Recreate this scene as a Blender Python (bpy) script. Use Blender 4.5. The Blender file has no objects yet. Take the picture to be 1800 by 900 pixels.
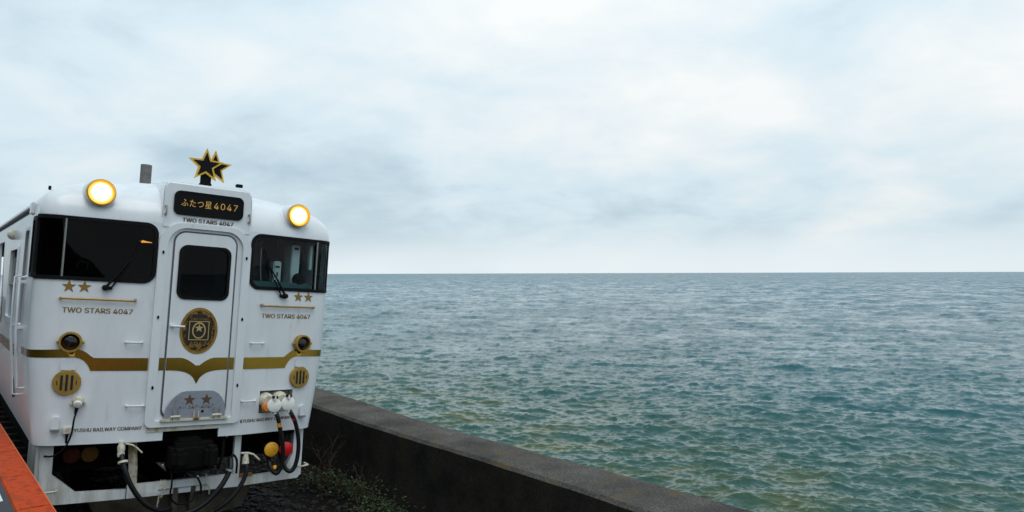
import bpy, bmesh, math, random
import numpy as np
from mathutils import Vector, Matrix
from mathutils.geometry import delaunay_2d_cdt
random.seed(7); RNG = np.random.default_rng(11)
sc = bpy.context.scene
col = sc.collection
R_ = math.radians

# ------------------------------------------------------------------ camera
CAM_Z = 2.661
cd = bpy.data.cameras.new('camera'); cam = bpy.data.objects.new('camera', cd); col.objects.link(cam)
cd.sensor_width = 36.0; cd.lens = 25.794; cd.clip_start = 0.05; cd.clip_end = 90000
pit, rol = R_(1.3496), R_(0.1773)
fw = Vector((0, math.cos(pit), math.sin(pit))); up0 = Vector((0, -math.sin(pit), math.cos(pit))); r0 = Vector((1, 0, 0))
rv = r0 * math.cos(rol) - up0 * math.sin(rol); uv = r0 * math.sin(rol) + up0 * math.cos(rol)
cam.matrix_world = Matrix(((rv.x, uv.x, -fw.x, 0), (rv.y, uv.y, -fw.y, 0), (rv.z, uv.z, -fw.z, CAM_Z), (0, 0, 0, 1)))
sc.camera = cam

# ------------------------------------------------------------------ overcast sky, soft sun, exposure
SUN_EL, SUN_AZ = R_(66), R_(150)          # azimuth clockwise from +Y
w = bpy.data.worlds.new('World'); sc.world = w; w.use_nodes = True
nt = w.node_tree; N = nt.nodes; L = nt.links
for n in list(N): N.remove(n)
def nd(t, **k):
    n = N.new(t)
    for a, b in k.items(): setattr(n, a, b)
    return n
out = nd('ShaderNodeOutputWorld'); bg = nd('ShaderNodeBackground'); bg.inputs[1].default_value = 0.1
L.new(bg.outputs[0], out.inputs[0])
sky = nd('ShaderNodeTexSky', sky_type='NISHITA', sun_disc=False, sun_elevation=SUN_EL, sun_rotation=SUN_AZ, air_density=1.0, dust_density=2.0)
tc = nd('ShaderNodeTexCoord'); sep = nd('ShaderNodeSeparateXYZ'); L.new(tc.outputs['Generated'], sep.inputs[0])
def mth(op, a, b=None, c=None):
    m = nd('ShaderNodeMath', operation=op)
    for i, x in enumerate((a, b, c)):
        if x is None: continue
        if isinstance(x, (int, float)): m.inputs[i].default_value = x
        else: L.new(x, m.inputs[i])
    return m.outputs[0]
zc = mth('MAXIMUM', sep.outputs[2], 0.0)
den = mth('ADD', zc, 0.30)
cmb = nd('ShaderNodeCombineXYZ')
L.new(mth('DIVIDE', sep.outputs[0], den), cmb.inputs[0]); L.new(mth('DIVIDE', sep.outputs[1], den), cmb.inputs[1])
cmb.inputs[2].default_value = 3.7
def noise(scale, det, rough, dist=0.0, off=(0, 0, 0)):
    mp = nd('ShaderNodeMapping'); mp.inputs['Location'].default_value = off; L.new(cmb.outputs[0], mp.inputs[0])
    n = nd('ShaderNodeTexNoise'); n.inputs['Scale'].default_value = scale; n.inputs['Detail'].default_value = det
    n.inputs['Roughness'].default_value = rough; n.inputs['Distortion'].default_value = dist
    L.new(mp.outputs[0], n.inputs['Vector']); return n.outputs[0]
big = noise(0.9, 3, 0.5, 0.4, (2.3, 1.1, 0)); med = noise(2.6, 11, 0.56, 0.25, (5.1, 0.4, 0))
f = mth('ADD', mth('MULTIPLY', big, 0.55), mth('MULTIPLY', med, 0.45))
# thinner cloud where the light comes through, low over the sea
gd = nd('ShaderNodeVectorMath', operation='DOT_PRODUCT'); L.new(tc.outputs['Generated'], gd.inputs[0])
_ga, _ge = R_(20), R_(15); gd.inputs[1].default_value = (math.sin(_ga) * math.cos(_ge), math.cos(_ga) * math.cos(_ge), math.sin(_ge))
gl_ = nd('ShaderNodeMapRange', interpolation_type='SMOOTHSTEP'); L.new(gd.outputs['Value'], gl_.inputs[0])
gl_.inputs[1].default_value = 0.86; gl_.inputs[2].default_value = 1.0; gl_.inputs[3].default_value = -0.02; gl_.inputs[4].default_value = 0.085
f = mth('ADD', f, gl_.outputs[0])
cr = nd('ShaderNodeValToRGB'); L.new(f, cr.inputs[0])
e = cr.color_ramp.elements
e[0].position = 0.39; e[0].color = (4.6, 6.0, 6.9, 1)
e[1].position = 0.68; e[1].color = (9.0, 9.25, 9.2, 1)
m_ = e.new(0.52); m_.color = (6.7, 8.0, 8.7, 1)
# overcast luminance law: brighter towards the zenith
lum = mth('ADD', mth('MULTIPLY', zc, 0.36), 0.92)
vm = nd('ShaderNodeVectorMath', operation='SCALE'); L.new(cr.outputs[0], vm.inputs[0]); L.new(lum, vm.inputs['Scale'])
# clear band low over the horizon
hz = nd('ShaderNodeMapRange', interpolation_type='SMOOTHSTEP'); L.new(mth('ADD', zc, mth('MULTIPLY', mth('SUBTRACT', med, 0.5), 0.07)), hz.inputs[0])
hz.inputs[1].default_value = 0.0; hz.inputs[2].default_value = 0.075; hz.inputs[3].default_value = 1.0; hz.inputs[4].default_value = 0.0
mixh = nd('ShaderNodeMix', data_type='RGBA'); L.new(mth('MULTIPLY', hz.outputs[0], 0.8), mixh.inputs[0])
L.new(vm.outputs[0], mixh.inputs[6]); mixh.inputs[7].default_value = (8.2, 8.9, 9.2, 1)
mixs = nd('ShaderNodeMix', data_type='RGBA'); mixs.inputs[0].default_value = 0.06
L.new(mixh.outputs[2], mixs.inputs[6]); L.new(sky.outputs[0], mixs.inputs[7]); L.new(mixs.outputs[2], bg.inputs[0])
sd = bpy.data.lights.new('sun', 'SUN'); sd.energy = 0.9; sd.angle = R_(40); sd.color = (1, 0.97, 0.93)
so = bpy.data.objects.new('sun', sd); col.objects.link(so)
sdir = Vector((math.sin(SUN_AZ) * math.cos(SUN_EL), math.cos(SUN_AZ) * math.cos(SUN_EL), math.sin(SUN_EL)))
so.rotation_euler = sdir.to_track_quat('Z', 'Y').to_euler(); so.location = (0, -5, 30)
sc.view_settings.view_transform = 'Standard'; sc.view_settings.look = 'None'; sc.view_settings.exposure = 0.1; sc.view_settings.gamma = 1.0
sc.render.engine = 'CYCLES'
sc.cycles.use_denoising = True; sc.cycles.max_bounces = 8; sc.cycles.transparent_max_bounces = 12; sc.cycles.caustics_reflective = False; sc.cycles.caustics_refractive = False

# ------------------------------------------------------------------ materials
MATS = {}
def mat(name, c, rough=0.5, metal=0.0, var=0.0, vscale=6.0, dark=None, bump=0.0, bscale=60.0, coat=0.0, emit=None, estr=0.0, spec=0.5, streak=False, dpos=(0.5, 0.7), rvar=0.0):
    if name in MATS: return MATS[name]
    m = bpy.data.materials.new(name); m.use_nodes = True; t = m.node_tree; b = t.nodes['Principled BSDF']
    b.inputs['Base Color'].default_value = (*c, 1); b.inputs['Roughness'].default_value = rough; b.inputs['Metallic'].default_value = metal
    b.inputs['Coat Weight'].default_value = coat; b.inputs['Specular IOR Level'].default_value = spec; b.inputs['Coat Roughness'].default_value = 0.08
    if emit: b.inputs['Emission Color'].default_value = (*emit, 1); b.inputs['Emission Strength'].default_value = estr
    co = t.nodes.new('ShaderNodeTexCoord')
    if var or dark:
        mp = t.nodes.new('ShaderNodeMapping'); t.links.new(co.outputs['Object'], mp.inputs[0])
        if streak: mp.inputs['Scale'].default_value = (1, 1, 0.16)
        nz = t.nodes.new('ShaderNodeTexNoise'); nz.inputs['Scale'].default_value = vscale; nz.inputs['Detail'].default_value = 8; nz.inputs['Roughness'].default_value = 0.62
        t.links.new(mp.outputs[0], nz.inputs['Vector'])
        r = t.nodes.new('ShaderNodeValToRGB'); t.links.new(nz.outputs[0], r.inputs[0])
        d = dark if dark else tuple(x * (1 - var) for x in c)
        r.color_ramp.elements[0].position = 1 - dpos[1]; r.color_ramp.elements[0].color = (*d, 1)
        r.color_ramp.elements[1].position = dpos[0] if dpos[0] > 1 - dpos[1] else 0.6; r.color_ramp.elements[1].color = (*c, 1)
        t.links.new(r.outputs[0], b.inputs['Base Color'])
        if rvar:
            mr = t.nodes.new('ShaderNodeMapRange'); t.links.new(nz.outputs[0], mr.inputs[0]); mr.inputs[1].default_value = 0.3; mr.inputs[2].default_value = 0.7
            mr.inputs[3].default_value = min(1, rough + rvar); mr.inputs[4].default_value = max(0, rough - rvar); t.links.new(mr.outputs[0], b.inputs['Roughness'])
    if bump:
        nb = t.nodes.new('ShaderNodeTexNoise'); nb.inputs['Scale'].default_value = bscale; nb.inputs['Detail'].default_value = 5
        t.links.new(co.outputs['Object'], nb.inputs['Vector'])
        bp = t.nodes.new('ShaderNodeBump'); bp.inputs['Strength'].default_value = bump; bp.inputs['Distance'].default_value = 0.02
        t.links.new(nb.outputs[0], bp.inputs['Height']); t.links.new(bp.outputs[0], b.inputs['Normal'])
    MATS[name] = m; return m

def glass_mat(name, tint, refl=1.0):
    m = bpy.data.materials.new(name); m.use_nodes = True; t = m.node_tree
    for n in list(t.nodes):
        if n.type != 'OUTPUT_MATERIAL': t.nodes.remove(n)
    o = [n for n in t.nodes if n.type == 'OUTPUT_MATERIAL'][0]
    tr = t.nodes.new('ShaderNodeBsdfTransparent'); tr.inputs[0].default_value = (*tint, 1)
    gl = t.nodes.new('ShaderNodeBsdfGlossy'); gl.inputs['Roughness'].default_value = 0.02; gl.inputs[0].default_value = (refl, refl, refl, 1)
    fr = t.nodes.new('ShaderNodeFresnel'); fr.inputs[0].default_value = 1.42
    mx = t.nodes.new('ShaderNodeMixShader'); t.links.new(fr.outputs[0], mx.inputs[0]); t.links.new(tr.outputs[0], mx.inputs[1]); t.links.new(gl.outputs[0], mx.inputs[2])
    t.links.new(mx.outputs[0], o.inputs[0]); return m

# train paint: white enamel with grime and faint rust runs low on the body
def paint_mat():
    m = bpy.data.materials.new('white_enamel'); m.use_nodes = True; t = m.node_tree; b = t.nodes['Principled BSDF']
    b.inputs['Roughness'].default_value = 0.28; b.inputs['Coat Weight'].default_value = 0.35; b.inputs['Coat Roughness'].default_value = 0.1
    co = t.nodes.new('ShaderNodeTexCoord'); mp = t.nodes.new('ShaderNodeMapping'); mp.inputs['Scale'].default_value = (1, 1, 0.22)
    t.links.new(co.outputs['Object'], mp.inputs[0])
    nz = t.nodes.new('ShaderNodeTexNoise'); nz.inputs['Scale'].default_value = 5; nz.inputs['Detail'].default_value = 9; nz.inputs['Roughness'].default_value = 0.65
    t.links.new(mp.outputs[0], nz.inputs['Vector'])
    r = t.nodes.new('ShaderNodeValToRGB'); t.links.new(nz.outputs[0], r.inputs[0])
    r.color_ramp.elements[0].position = 0.28; r.color_ramp.elements[0].color = (0.67, 0.69, 0.71, 1)
    r.color_ramp.elements[1].position = 0.56; r.color_ramp.elements[1].color = (0.76, 0.78, 0.80, 1)
    nz2 = t.nodes.new('ShaderNodeTexNoise'); nz2.inputs['Scale'].default_value = 9; nz2.inputs['Detail'].default_value = 6
    t.links.new(mp.outputs[0], nz2.inputs['Vector'])
    r2 = t.nodes.new('ShaderNodeValToRGB'); t.links.new(nz2.outputs[0], r2.inputs[0])
    r2.color_ramp.elements[0].position = 0.63; r2.color_ramp.elements[0].color = (0, 0, 0, 1); r2.color_ramp.elements[1].position = 0.78; r2.color_ramp.elements[1].color = (1, 1, 1, 1)
    mx = t.nodes.new('ShaderNodeMix'); mx.data_type = 'RGBA'
    ml = t.nodes.new('ShaderNodeMath'); ml.operation = 'MULTIPLY'; ml.inputs[1].default_value = 0.30; t.links.new(r2.outputs[0], ml.inputs[0]); t.links.new(ml.outputs[0], mx.inputs[0])
    t.links.new(r.outputs[0], mx.inputs[6]); mx.inputs[7].default_value = (0.36, 0.30, 0.20, 1)
    t.links.new(mx.outputs[2], b.inputs['Base Color']); return m

PAINT = paint_mat()
GOLD = mat('gold_foil', (0.42, 0.25, 0.04), 0.19, 1.0, var=0.15, vscale=3, rvar=0.03)
GOLDP = mat('gold_paint', (0.42, 0.26, 0.055), 0.4, 0.5, var=0.3, vscale=20)
GOLDT = mat('gold_print', (0.27, 0.15, 0.028), 0.5, 0.1)
BROWNT = mat('bronze_print', (0.10, 0.055, 0.03), 0.5)
BLACK = mat('black_rubber', (0.005, 0.005, 0.006), 0.55, var=0.4, vscale=12, spec=0.15)
BLACKG = mat('black_gloss', (0.004, 0.004, 0.005), 0.3, spec=0.12)
HOSE = mat('hose_rubber', (0.007, 0.007, 0.008), 0.45, var=0.4, vscale=30, spec=0.35)
UNDER = mat('underframe_grime', (0.005, 0.0045, 0.004), 0.9, spec=0.15, var=0.5, vscale=9, bump=0.3, bscale=40)
STEELW = mat('worn_steel', (0.42, 0.41, 0.38), 0.42, 0.6, var=0.5, vscale=25)
CREAM = mat('cream_metal', (0.62, 0.58, 0.47), 0.5, 0.0, dark=(0.30, 0.24, 0.15), vscale=25)
GREY = mat('grey_plate', (0.26, 0.28, 0.32), 0.5, var=0.2, vscale=12)
ALU = mat('aluminium', (0.62, 0.63, 0.64), 0.3, 0.9)
RED = mat('red_lens', (0.62, 0.012, 0.012), 0.35)
YEL = mat('yellow_disc', (0.80, 0.40, 0.02), 0.45, dark=(0.5, 0.2, 0.02), vscale=30)
RUST = mat('rust', (0.20, 0.09, 0.035), 0.8, var=0.5, vscale=20)
GLASS = glass_mat('cab_glass', (0.82, 0.95, 0.95), 0.42)
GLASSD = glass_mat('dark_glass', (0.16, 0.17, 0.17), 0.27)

# ------------------------------------------------------------------ helpers
def link(o, parent=None):
    col.objects.link(o)
    if parent is not None: o.parent = parent
    return o
def mesh(name, V, F, m, parent=None, smooth=False):
    me = bpy.data.meshes.new(name); me.from_pydata([tuple(v) for v in V], [], F); me.update()
    me.materials.append(m)
    if smooth: me.polygons.foreach_set('use_smooth', [True] * len(me.polygons))
    return link(bpy.data.objects.new(name, me), parent)
def empty(name, loc=(0, 0, 0), parent=None):
    o = bpy.data.objects.new(name, None); o.location = loc; o.empty_display_size = 0.2; return link(o, parent)
def tag(o, label=None, cat=None, kind=None, group=None):
    if label: o['label'] = label
    if cat: o['category'] = cat
    if kind: o['kind'] = kind
    if group: o['group'] = group
    return o
def bmobj(name, bm, m, parent=None, smooth=False, bevel=0.0, seg=2):
    if bevel: bmesh.ops.bevel(bm, geom=bm.edges[:], offset=bevel, segments=seg, affect='EDGES', clamp_overlap=True)
    bmesh.ops.recalc_face_normals(bm, faces=bm.faces[:])
    me = bpy.data.meshes.new(name); bm.to_mesh(me); bm.free(); me.materials.append(m)
    if smooth:
        me.polygons.foreach_set('use_smooth', [True] * len(me.polygons))
        me.set_sharp_from_angle(angle=R_(40))
    return link(bpy.data.objects.new(name, me), parent)
def box(name, lo, hi, m, parent=None, bevel=0.0):
    bm = bmesh.new(); bmesh.ops.create_cube(bm, size=1)
    for v in bm.verts: v.co = Vector([lo[i] + (v.co[i] + 0.5) * (hi[i] - lo[i]) for i in range(3)])
    return bmobj(name, bm, m, parent, bevel > 0, bevel)
def crom(P, n=8):
    P = [Vector(p) for p in P]; Q = [P[0] * 2 - P[1]] + P + [P[-1] * 2 - P[-2]]; o = []
    for i in range(1, len(Q) - 2):
        for k in range(n):
            t = k / n; a, b, c, d = Q[i - 1], Q[i], Q[i + 1], Q[i + 2]
            o.append(0.5 * ((2 * b) + (c - a) * t + (2 * a - 5 * b + 4 * c - d) * t * t + (3 * b - a - 3 * c + d) * t ** 3))
    o.append(P[-1]); return o
def tube_geo(pts, rad, n=8):
    V, F = [], []; pts = [Vector(p) for p in pts]; K = len(pts); prev = None
    for i, p in enumerate(pts):
        d = (pts[min(i + 1, K - 1)] - pts[max(i - 1, 0)]).normalized()
        a = prev if prev is not None else (Vector((0, 0, 1)) if abs(d.z) < 0.9 else Vector((1, 0, 0)))
        u = (a - d * a.dot(d)); u = u.normalized() if u.length > 1e-6 else d.orthogonal().normalized()
        prev = u; v = d.cross(u); r = rad[i] if hasattr(rad, '__len__') else rad
        for k in range(n):
            t = 2 * math.pi * k / n; V.append(p + u * (r * math.cos(t)) + v * (r * math.sin(t)))
    for i in range(K - 1):
        for k in range(n):
            F.append((i * n + k, i * n + (k + 1) % n, (i + 1) * n + (k + 1) % n, (i + 1) * n + k))
    F.append(tuple(range(n - 1, -1, -1))); F.append(tuple((K - 1) * n + k for k in range(n)))
    return V, F
def tube(name, pts, rad, m, parent=None, n=8, curve=False):
    if curve: pts = crom(pts)
    V, F = tube_geo(pts, rad, n); o = mesh(name, V, F, m, parent, True)
    o.data.set_sharp_from_angle(angle=R_(50)); return o
def lathe(name, prof, origin, axis, m, parent=None, n=32, scale=(1, 1)):
    """prof: list of (radius, distance along axis)."""
    ax = Vector(axis).normalized(); u = Vector((0, 0, 1)); u = (u - ax * u.dot(ax)).normalized(); v = ax.cross(u); O = Vector(origin); V, F = [], []
    for r, d in prof:
        for k in range(n):
            t = 2 * math.pi * k / n; V.append(O + ax * d + u * (r * math.cos(t) * scale[1]) + v * (r * math.sin(t) * scale[0]))
    K = len(prof)
    for i in range(K - 1):
        for k in range(n): F.append((i * n + k, i * n + (k + 1) % n, (i + 1) * n + (k + 1) % n, (i + 1) * n + k))
    F.append(tuple(range(n - 1, -1, -1))); F.append(tuple((K - 1) * n + k for k in range(n)))
    bm = bmesh.new(); vs = [bm.verts.new(x) for x in V]
    for f_ in F: bm.faces.new([vs[i] for i in f_])
    return bmobj(name, bm, m, parent, True)
def rrect(x0, x1, z0, z1, r, n=6):
    """rounded rectangle outline, r = (bl, br, tr, tl) or one number"""
    if not hasattr(r, '__len__'): r = (r,) * 4
    P = []
    for (cx, cz, a0, rr) in ((x0, z0, 180, r[0]), (x1, z0, 270, r[1]), (x1, z1, 0, r[2]), (x0, z1, 90, r[3])):
        sx = 1 if cx == x0 else -1; sz = 1 if cz == z0 else -1
        for k in range(n + 1):
            a = R_(a0 + 90 * k / n); P.append((cx + sx * rr + rr * math.cos(a), cz + sz * rr + rr * math.sin(a)))
    return P
def star(cx, cz, R, r=None, rot=90):
    r = r or R * 0.40
    return [(cx + (R if k % 2 == 0 else r) * math.cos(R_(rot + 36 * k)), cz + (R if k % 2 == 0 else r) * math.sin(R_(rot + 36 * k))) for k in range(10)]
def ellipse(cx, cz, a, b, n=40): return [(cx + a * math.cos(2 * math.pi * k / n), cz + b * math.sin(2 * math.pi * k / n)) for k in range(n)]
def inside(P, xs, zs):
    P = np.asarray(P); c = np.zeros(len(xs), bool); j = len(P) - 1
    for i in range(len(P)):
        xi, zi = P[i]; xj, zj = P[j]
        k = ((zi > zs) != (zj > zs)) & (xs < (xj - xi) * (zs - zi) / (zj - zi + 1e-15) + xi); c ^= k; j = i
    return c
def fill2d(outer, holes=(), sx=None, sz=None):
    """triangulate an outline with holes; extra grid points at sx x sz"""
    pts, edges = [], []
    for lp in [outer] + list(holes):
        b = len(pts); pts += [Vector(p) for p in lp]; edges += [(b + i, b + (i + 1) % len(lp)) for i in range(len(lp))]
    if sx is not None:
        g = np.array([(a, b) for a in sx for b in sz]); ok = inside(outer, g[:, 0], g[:, 1])
        for h in holes: ok &= ~inside(h, g[:, 0], g[:, 1])
        pts += [Vector(p) for p in g[ok]]
    r = delaunay_2d_cdt(pts, edges, [], 0, 1e-6)
    V = np.array([tuple(v) for v in r[0]]); T = np.array(r[2]); c = V[T].mean(1)
    ok = inside(outer, c[:, 0], c[:, 1])
    for h in holes: ok &= ~inside(h, c[:, 0], c[:, 1])
    return V, T[ok]
def solid(o, t):
    md = o.modifiers.new('thickness', 'SOLIDIFY'); md.thickness = t; md.offset = -1; md.use_even_offset = False
    e2 = o.modifiers.new('crisp_edges', 'EDGE_SPLIT'); e2.split_angle = R_(38); return o

# ------------------------------------------------------------------ the train's surface: (s, z) -> local point
SW, W0 = 0.134, 1.45
def _plan():
    P = [(0, 0), (0.5, 0)]; x1 = 1.25; y1 = SW * (x1 - 0.5)
    for k in range(1, 5): x = 0.5 + (x1 - 0.5) * k / 4; P.append((x, SW * (x - 0.5)))
    a = np.array((x1, y1)); b = a + 0.12 * np.array((1, SW)); d = np.array((W0, y1 + 0.19)); c = d - np.array((0, 0.12))
    for k in range(1, 15):
        t = k / 14; p = (1 - t) ** 3 * a + 3 * (1 - t) ** 2 * t * b + 3 * (1 - t) * t * t * c + t ** 3 * d; P.append(tuple(p))
    P.append((W0, 21.0)); P = np.array(P); S = np.concatenate([[0], np.cumsum(np.linalg.norm(np.diff(P, axis=0), axis=1))]); return P, S
PL, PS = _plan()
S_SIDE = PS[-2]; Y_SIDE = PL[-2, 1]
def s_of_y(y): return S_SIDE + (y - Y_SIDE)
def hw(z): return np.interp(z, [0.9, 1.0, 1.4, 1.85, 2.15, 3.15], [1.33, 1.345, 1.395, 1.44, 1.45, 1.45])
def sx(x, z=2.5):
    a = abs(x); wz = hw(z)
    if a > 0.5: a = 0.5 + (a - 0.5) * (W0 - 0.5) / (wz - 0.5)
    return math.copysign(np.interp(a, PL[:-1, 0], PS[:-1]), x)
def surf(s, z, off=0.0):
    s = np.asarray(s, float); z = np.asarray(z, float)
    def pt(a):
        x = np.interp(a, PS, PL[:, 0]); y = np.interp(a, PS, PL[:, 1]); wz = hw(z)
        return np.where(x > 0.5, 0.5 + (x - 0.5) * (wz - 0.5) / (W0 - 0.5), x), y
    a = np.abs(s); sg = np.where(s < 0, -1.0, 1.0); x, y = pt(a)
    if off:
        xa, ya = pt(np.maximum(a - 0.012, 0)); xb, yb = pt(a + 0.012); dx, dy = xb - xa, yb - ya; n = np.hypot(dx, dy) + 1e-9
        x = x + off * dy / n; y = y - off * dx / n
    return np.stack([sg * x, y, z + 0 * x], -1)
CORNER = [PS[i] for i in range(6, len(PS) - 1)]
SGRID = [0, 0.25, 0.5] + [PS[i] for i in (2, 3, 4, 5)] + CORNER
SGRID = sorted(set([-a for a in SGRID] + SGRID))
def resamp(P, step=0.04):
    o = []
    for i in range(len(P)):
        a, b = P[i], P[(i + 1) % len(P)]; n = 1 if min(abs(a[0]), abs(b[0])) > 1.75 else max(1, int(math.hypot(b[0] - a[0], b[1] - a[1]) / step))
        n = min(n, 400)
        o += [(a[0] + (b[0] - a[0]) * k / n, a[1] + (b[1] - a[1]) * k / n) for k in range(n)]
    return o
def patch(name, outer, m, parent, off=0.003, holes=(), thick=0.0, grid=None, smooth=True):
    """a piece that follows the body surface; outline in (s, z)"""
    if grid is None:
        a = np.array(outer); lo, hi = a.min(0), a.max(0)
        gx = [g for g in SGRID if lo[0] < g < hi[0]]; gz = list(np.linspace(lo[1], hi[1], max(3, int((hi[1] - lo[1]) / 0.15) + 2)))[1:-1]
        grid = (gx, gz) if len(gx) else None
    outer = resamp(outer); holes = [resamp(h) for h in holes]
    V, T = fill2d(outer, holes, *(grid or (None, None)))
    P = surf(V[:, 0], V[:, 1], off)
    o = mesh(name, P, [tuple(int(i) for i in t) for t in T], m, parent, smooth)
    # outward orientation
    nrm = np.zeros(3); me = o.data
    c = P.mean(0); ref = surf(V[:, 0], V[:, 1], off + 0.05).mean(0) - c
    s = sum((Vector(p.normal) * p.area for p in me.polygons), Vector())
    if s.dot(Vector(ref)) < 0: me.flip_normals()
    if thick: solid(o, thick)
    return o
def mapx(P): return [(sx(x, z), z) for x, z in P]
import os
try: FONT = bpy.data.fonts.load(os.path.join(bpy.utils.system_resource('DATAFILES'), 'fonts', 'Inter.woff2'))   # the font that ships with Blender
except Exception: FONT = None
def text_geo(body, offset=0.0, shear=0.0, space=1.0):
    cu = bpy.data.curves.new('lettering', 'FONT'); cu.body = body; cu.font = (FONT if FONT and body.isascii() else cu.font); cu.size = 1; cu.offset = offset; cu.shear = shear; cu.resolution_u = 3; cu.space_character = space
    o = bpy.data.objects.new('lettering', cu); col.objects.link(o); dg = bpy.context.evaluated_depsgraph_get(); dg.update()
    me = bpy.data.meshes.new_from_object(o.evaluated_get(dg)); V = np.array([tuple(v.co)[:2] for v in me.vertices]); F = [tuple(p.vertices) for p in me.polygons]
    bpy.data.objects.remove(o); bpy.data.curves.remove(cu); bpy.data.meshes.remove(me); return V, F
def text(name, body, x0, x1, z0, z1, m, parent, fn, bold=0.014, shear=0.0, space=1.0):
    V, F = text_geo(body, 0.0, shear, space)
    V, F = np.concatenate([V + np.array((d * bold, e_ * bold * 0.6)) for d, e_ in ((-1, 0), (0, 0), (1, 0))]), [tuple(i + k * len(V) for i in f_) for k in range(3) for f_ in F]; nv = len(V) // 3; lo, hi = V.min(0), V.max(0)
    X = x0 + (V[:, 0] - lo[0]) / (hi[0] - lo[0]) * (x1 - x0); Z = z0 + (V[:, 1] - lo[1]) / (hi[1] - lo[1]) * (z1 - z0)
    P = np.array(fn(X, Z))
    for k in range(3): P[k * nv:(k + 1) * nv, 1] -= 0.0003 * k
    return mesh(name, P, F, m, parent)
def on_face(off): return lambda X, Z: surf(np.array([sx(x, z) for x, z in zip(X, Z)]), Z, off)
def flat(y): return lambda X, Z: np.stack([X, 0 * X + y, Z], -1)
def plate(name, P, y, thick, m, parent, holes=()):
    """flat plate facing the front at depth y, given thickness, outline in (x, z)"""
    V, T = fill2d(P, holes); o = mesh(name, flat(y)(V[:, 0], V[:, 1]), [tuple(int(i) for i in t) for t in T], m, parent)
    if sum(p.normal.y * p.area for p in o.data.polygons) > 0: o.data.flip_normals()
    if thick: solid(o, thick)
    return o

# ------------------------------------------------------------------ place of the track
TRK = Vector((-3.311, 7.441, 0.0)); YAW, CANT = 0.670891, 0.067579
NRM = Vector((math.cos(YAW), math.sin(YAW), 0)); ALONG = Vector((-math.sin(YAW), math.cos(YAW), 0))
def tw(lat, al, z=0.0): return TRK + NRM * lat + ALONG * al + Vector((0, 0, z))

# ------------------------------------------------------------------ sea
SEA_Z = -3.0
def ocean_tile(Nn, Lm, seed, lp, lmin, wind, hs, spread):
    rng = np.random.default_rng(seed); k1 = 2 * np.pi * np.fft.fftfreq(Nn, Lm / Nn); KX, KY = np.meshgrid(k1, k1, indexing='ij'); K = np.hypot(KX, KY); K[0, 0] = 1
    kp = 2 * np.pi / lp; km = 2 * np.pi / lmin
    cosd = (KX * math.cos(wind) + KY * math.sin(wind)) / K
    S = np.exp(-1.25 * (kp / K) ** 2) / K ** 3.6 * (np.abs(cosd) ** spread * 0.92 + 0.08) * np.exp(-(K / km) ** 2); S[0, 0] = 0
    H = (rng.normal(size=K.shape) + 1j * rng.normal(size=K.shape)) * np.sqrt(S)
    h = np.fft.ifft2(H).real; sc_ = hs / 4 / h.std()
    dx = np.fft.ifft2(1j * KX / K * H).real * sc_; dy = np.fft.ifft2(1j * KY / K * H).real * sc_
    return h * sc_, dx, dy
def samp(A, x, y, Lm):
    n = A.shape[0]; u = (x / Lm * n) % n; v = (y / Lm * n) % n; i = u.astype(int); j = v.astype(int); a = u - i; b = v - j; i1 = (i + 1) % n; j1 = (j + 1) % n; i %= n; j %= n
    return A[i, j] * (1 - a) * (1 - b) + A[i1, j] * a * (1 - b) + A[i, j1] * (1 - a) * b + A[i1, j1] * a * b
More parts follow.
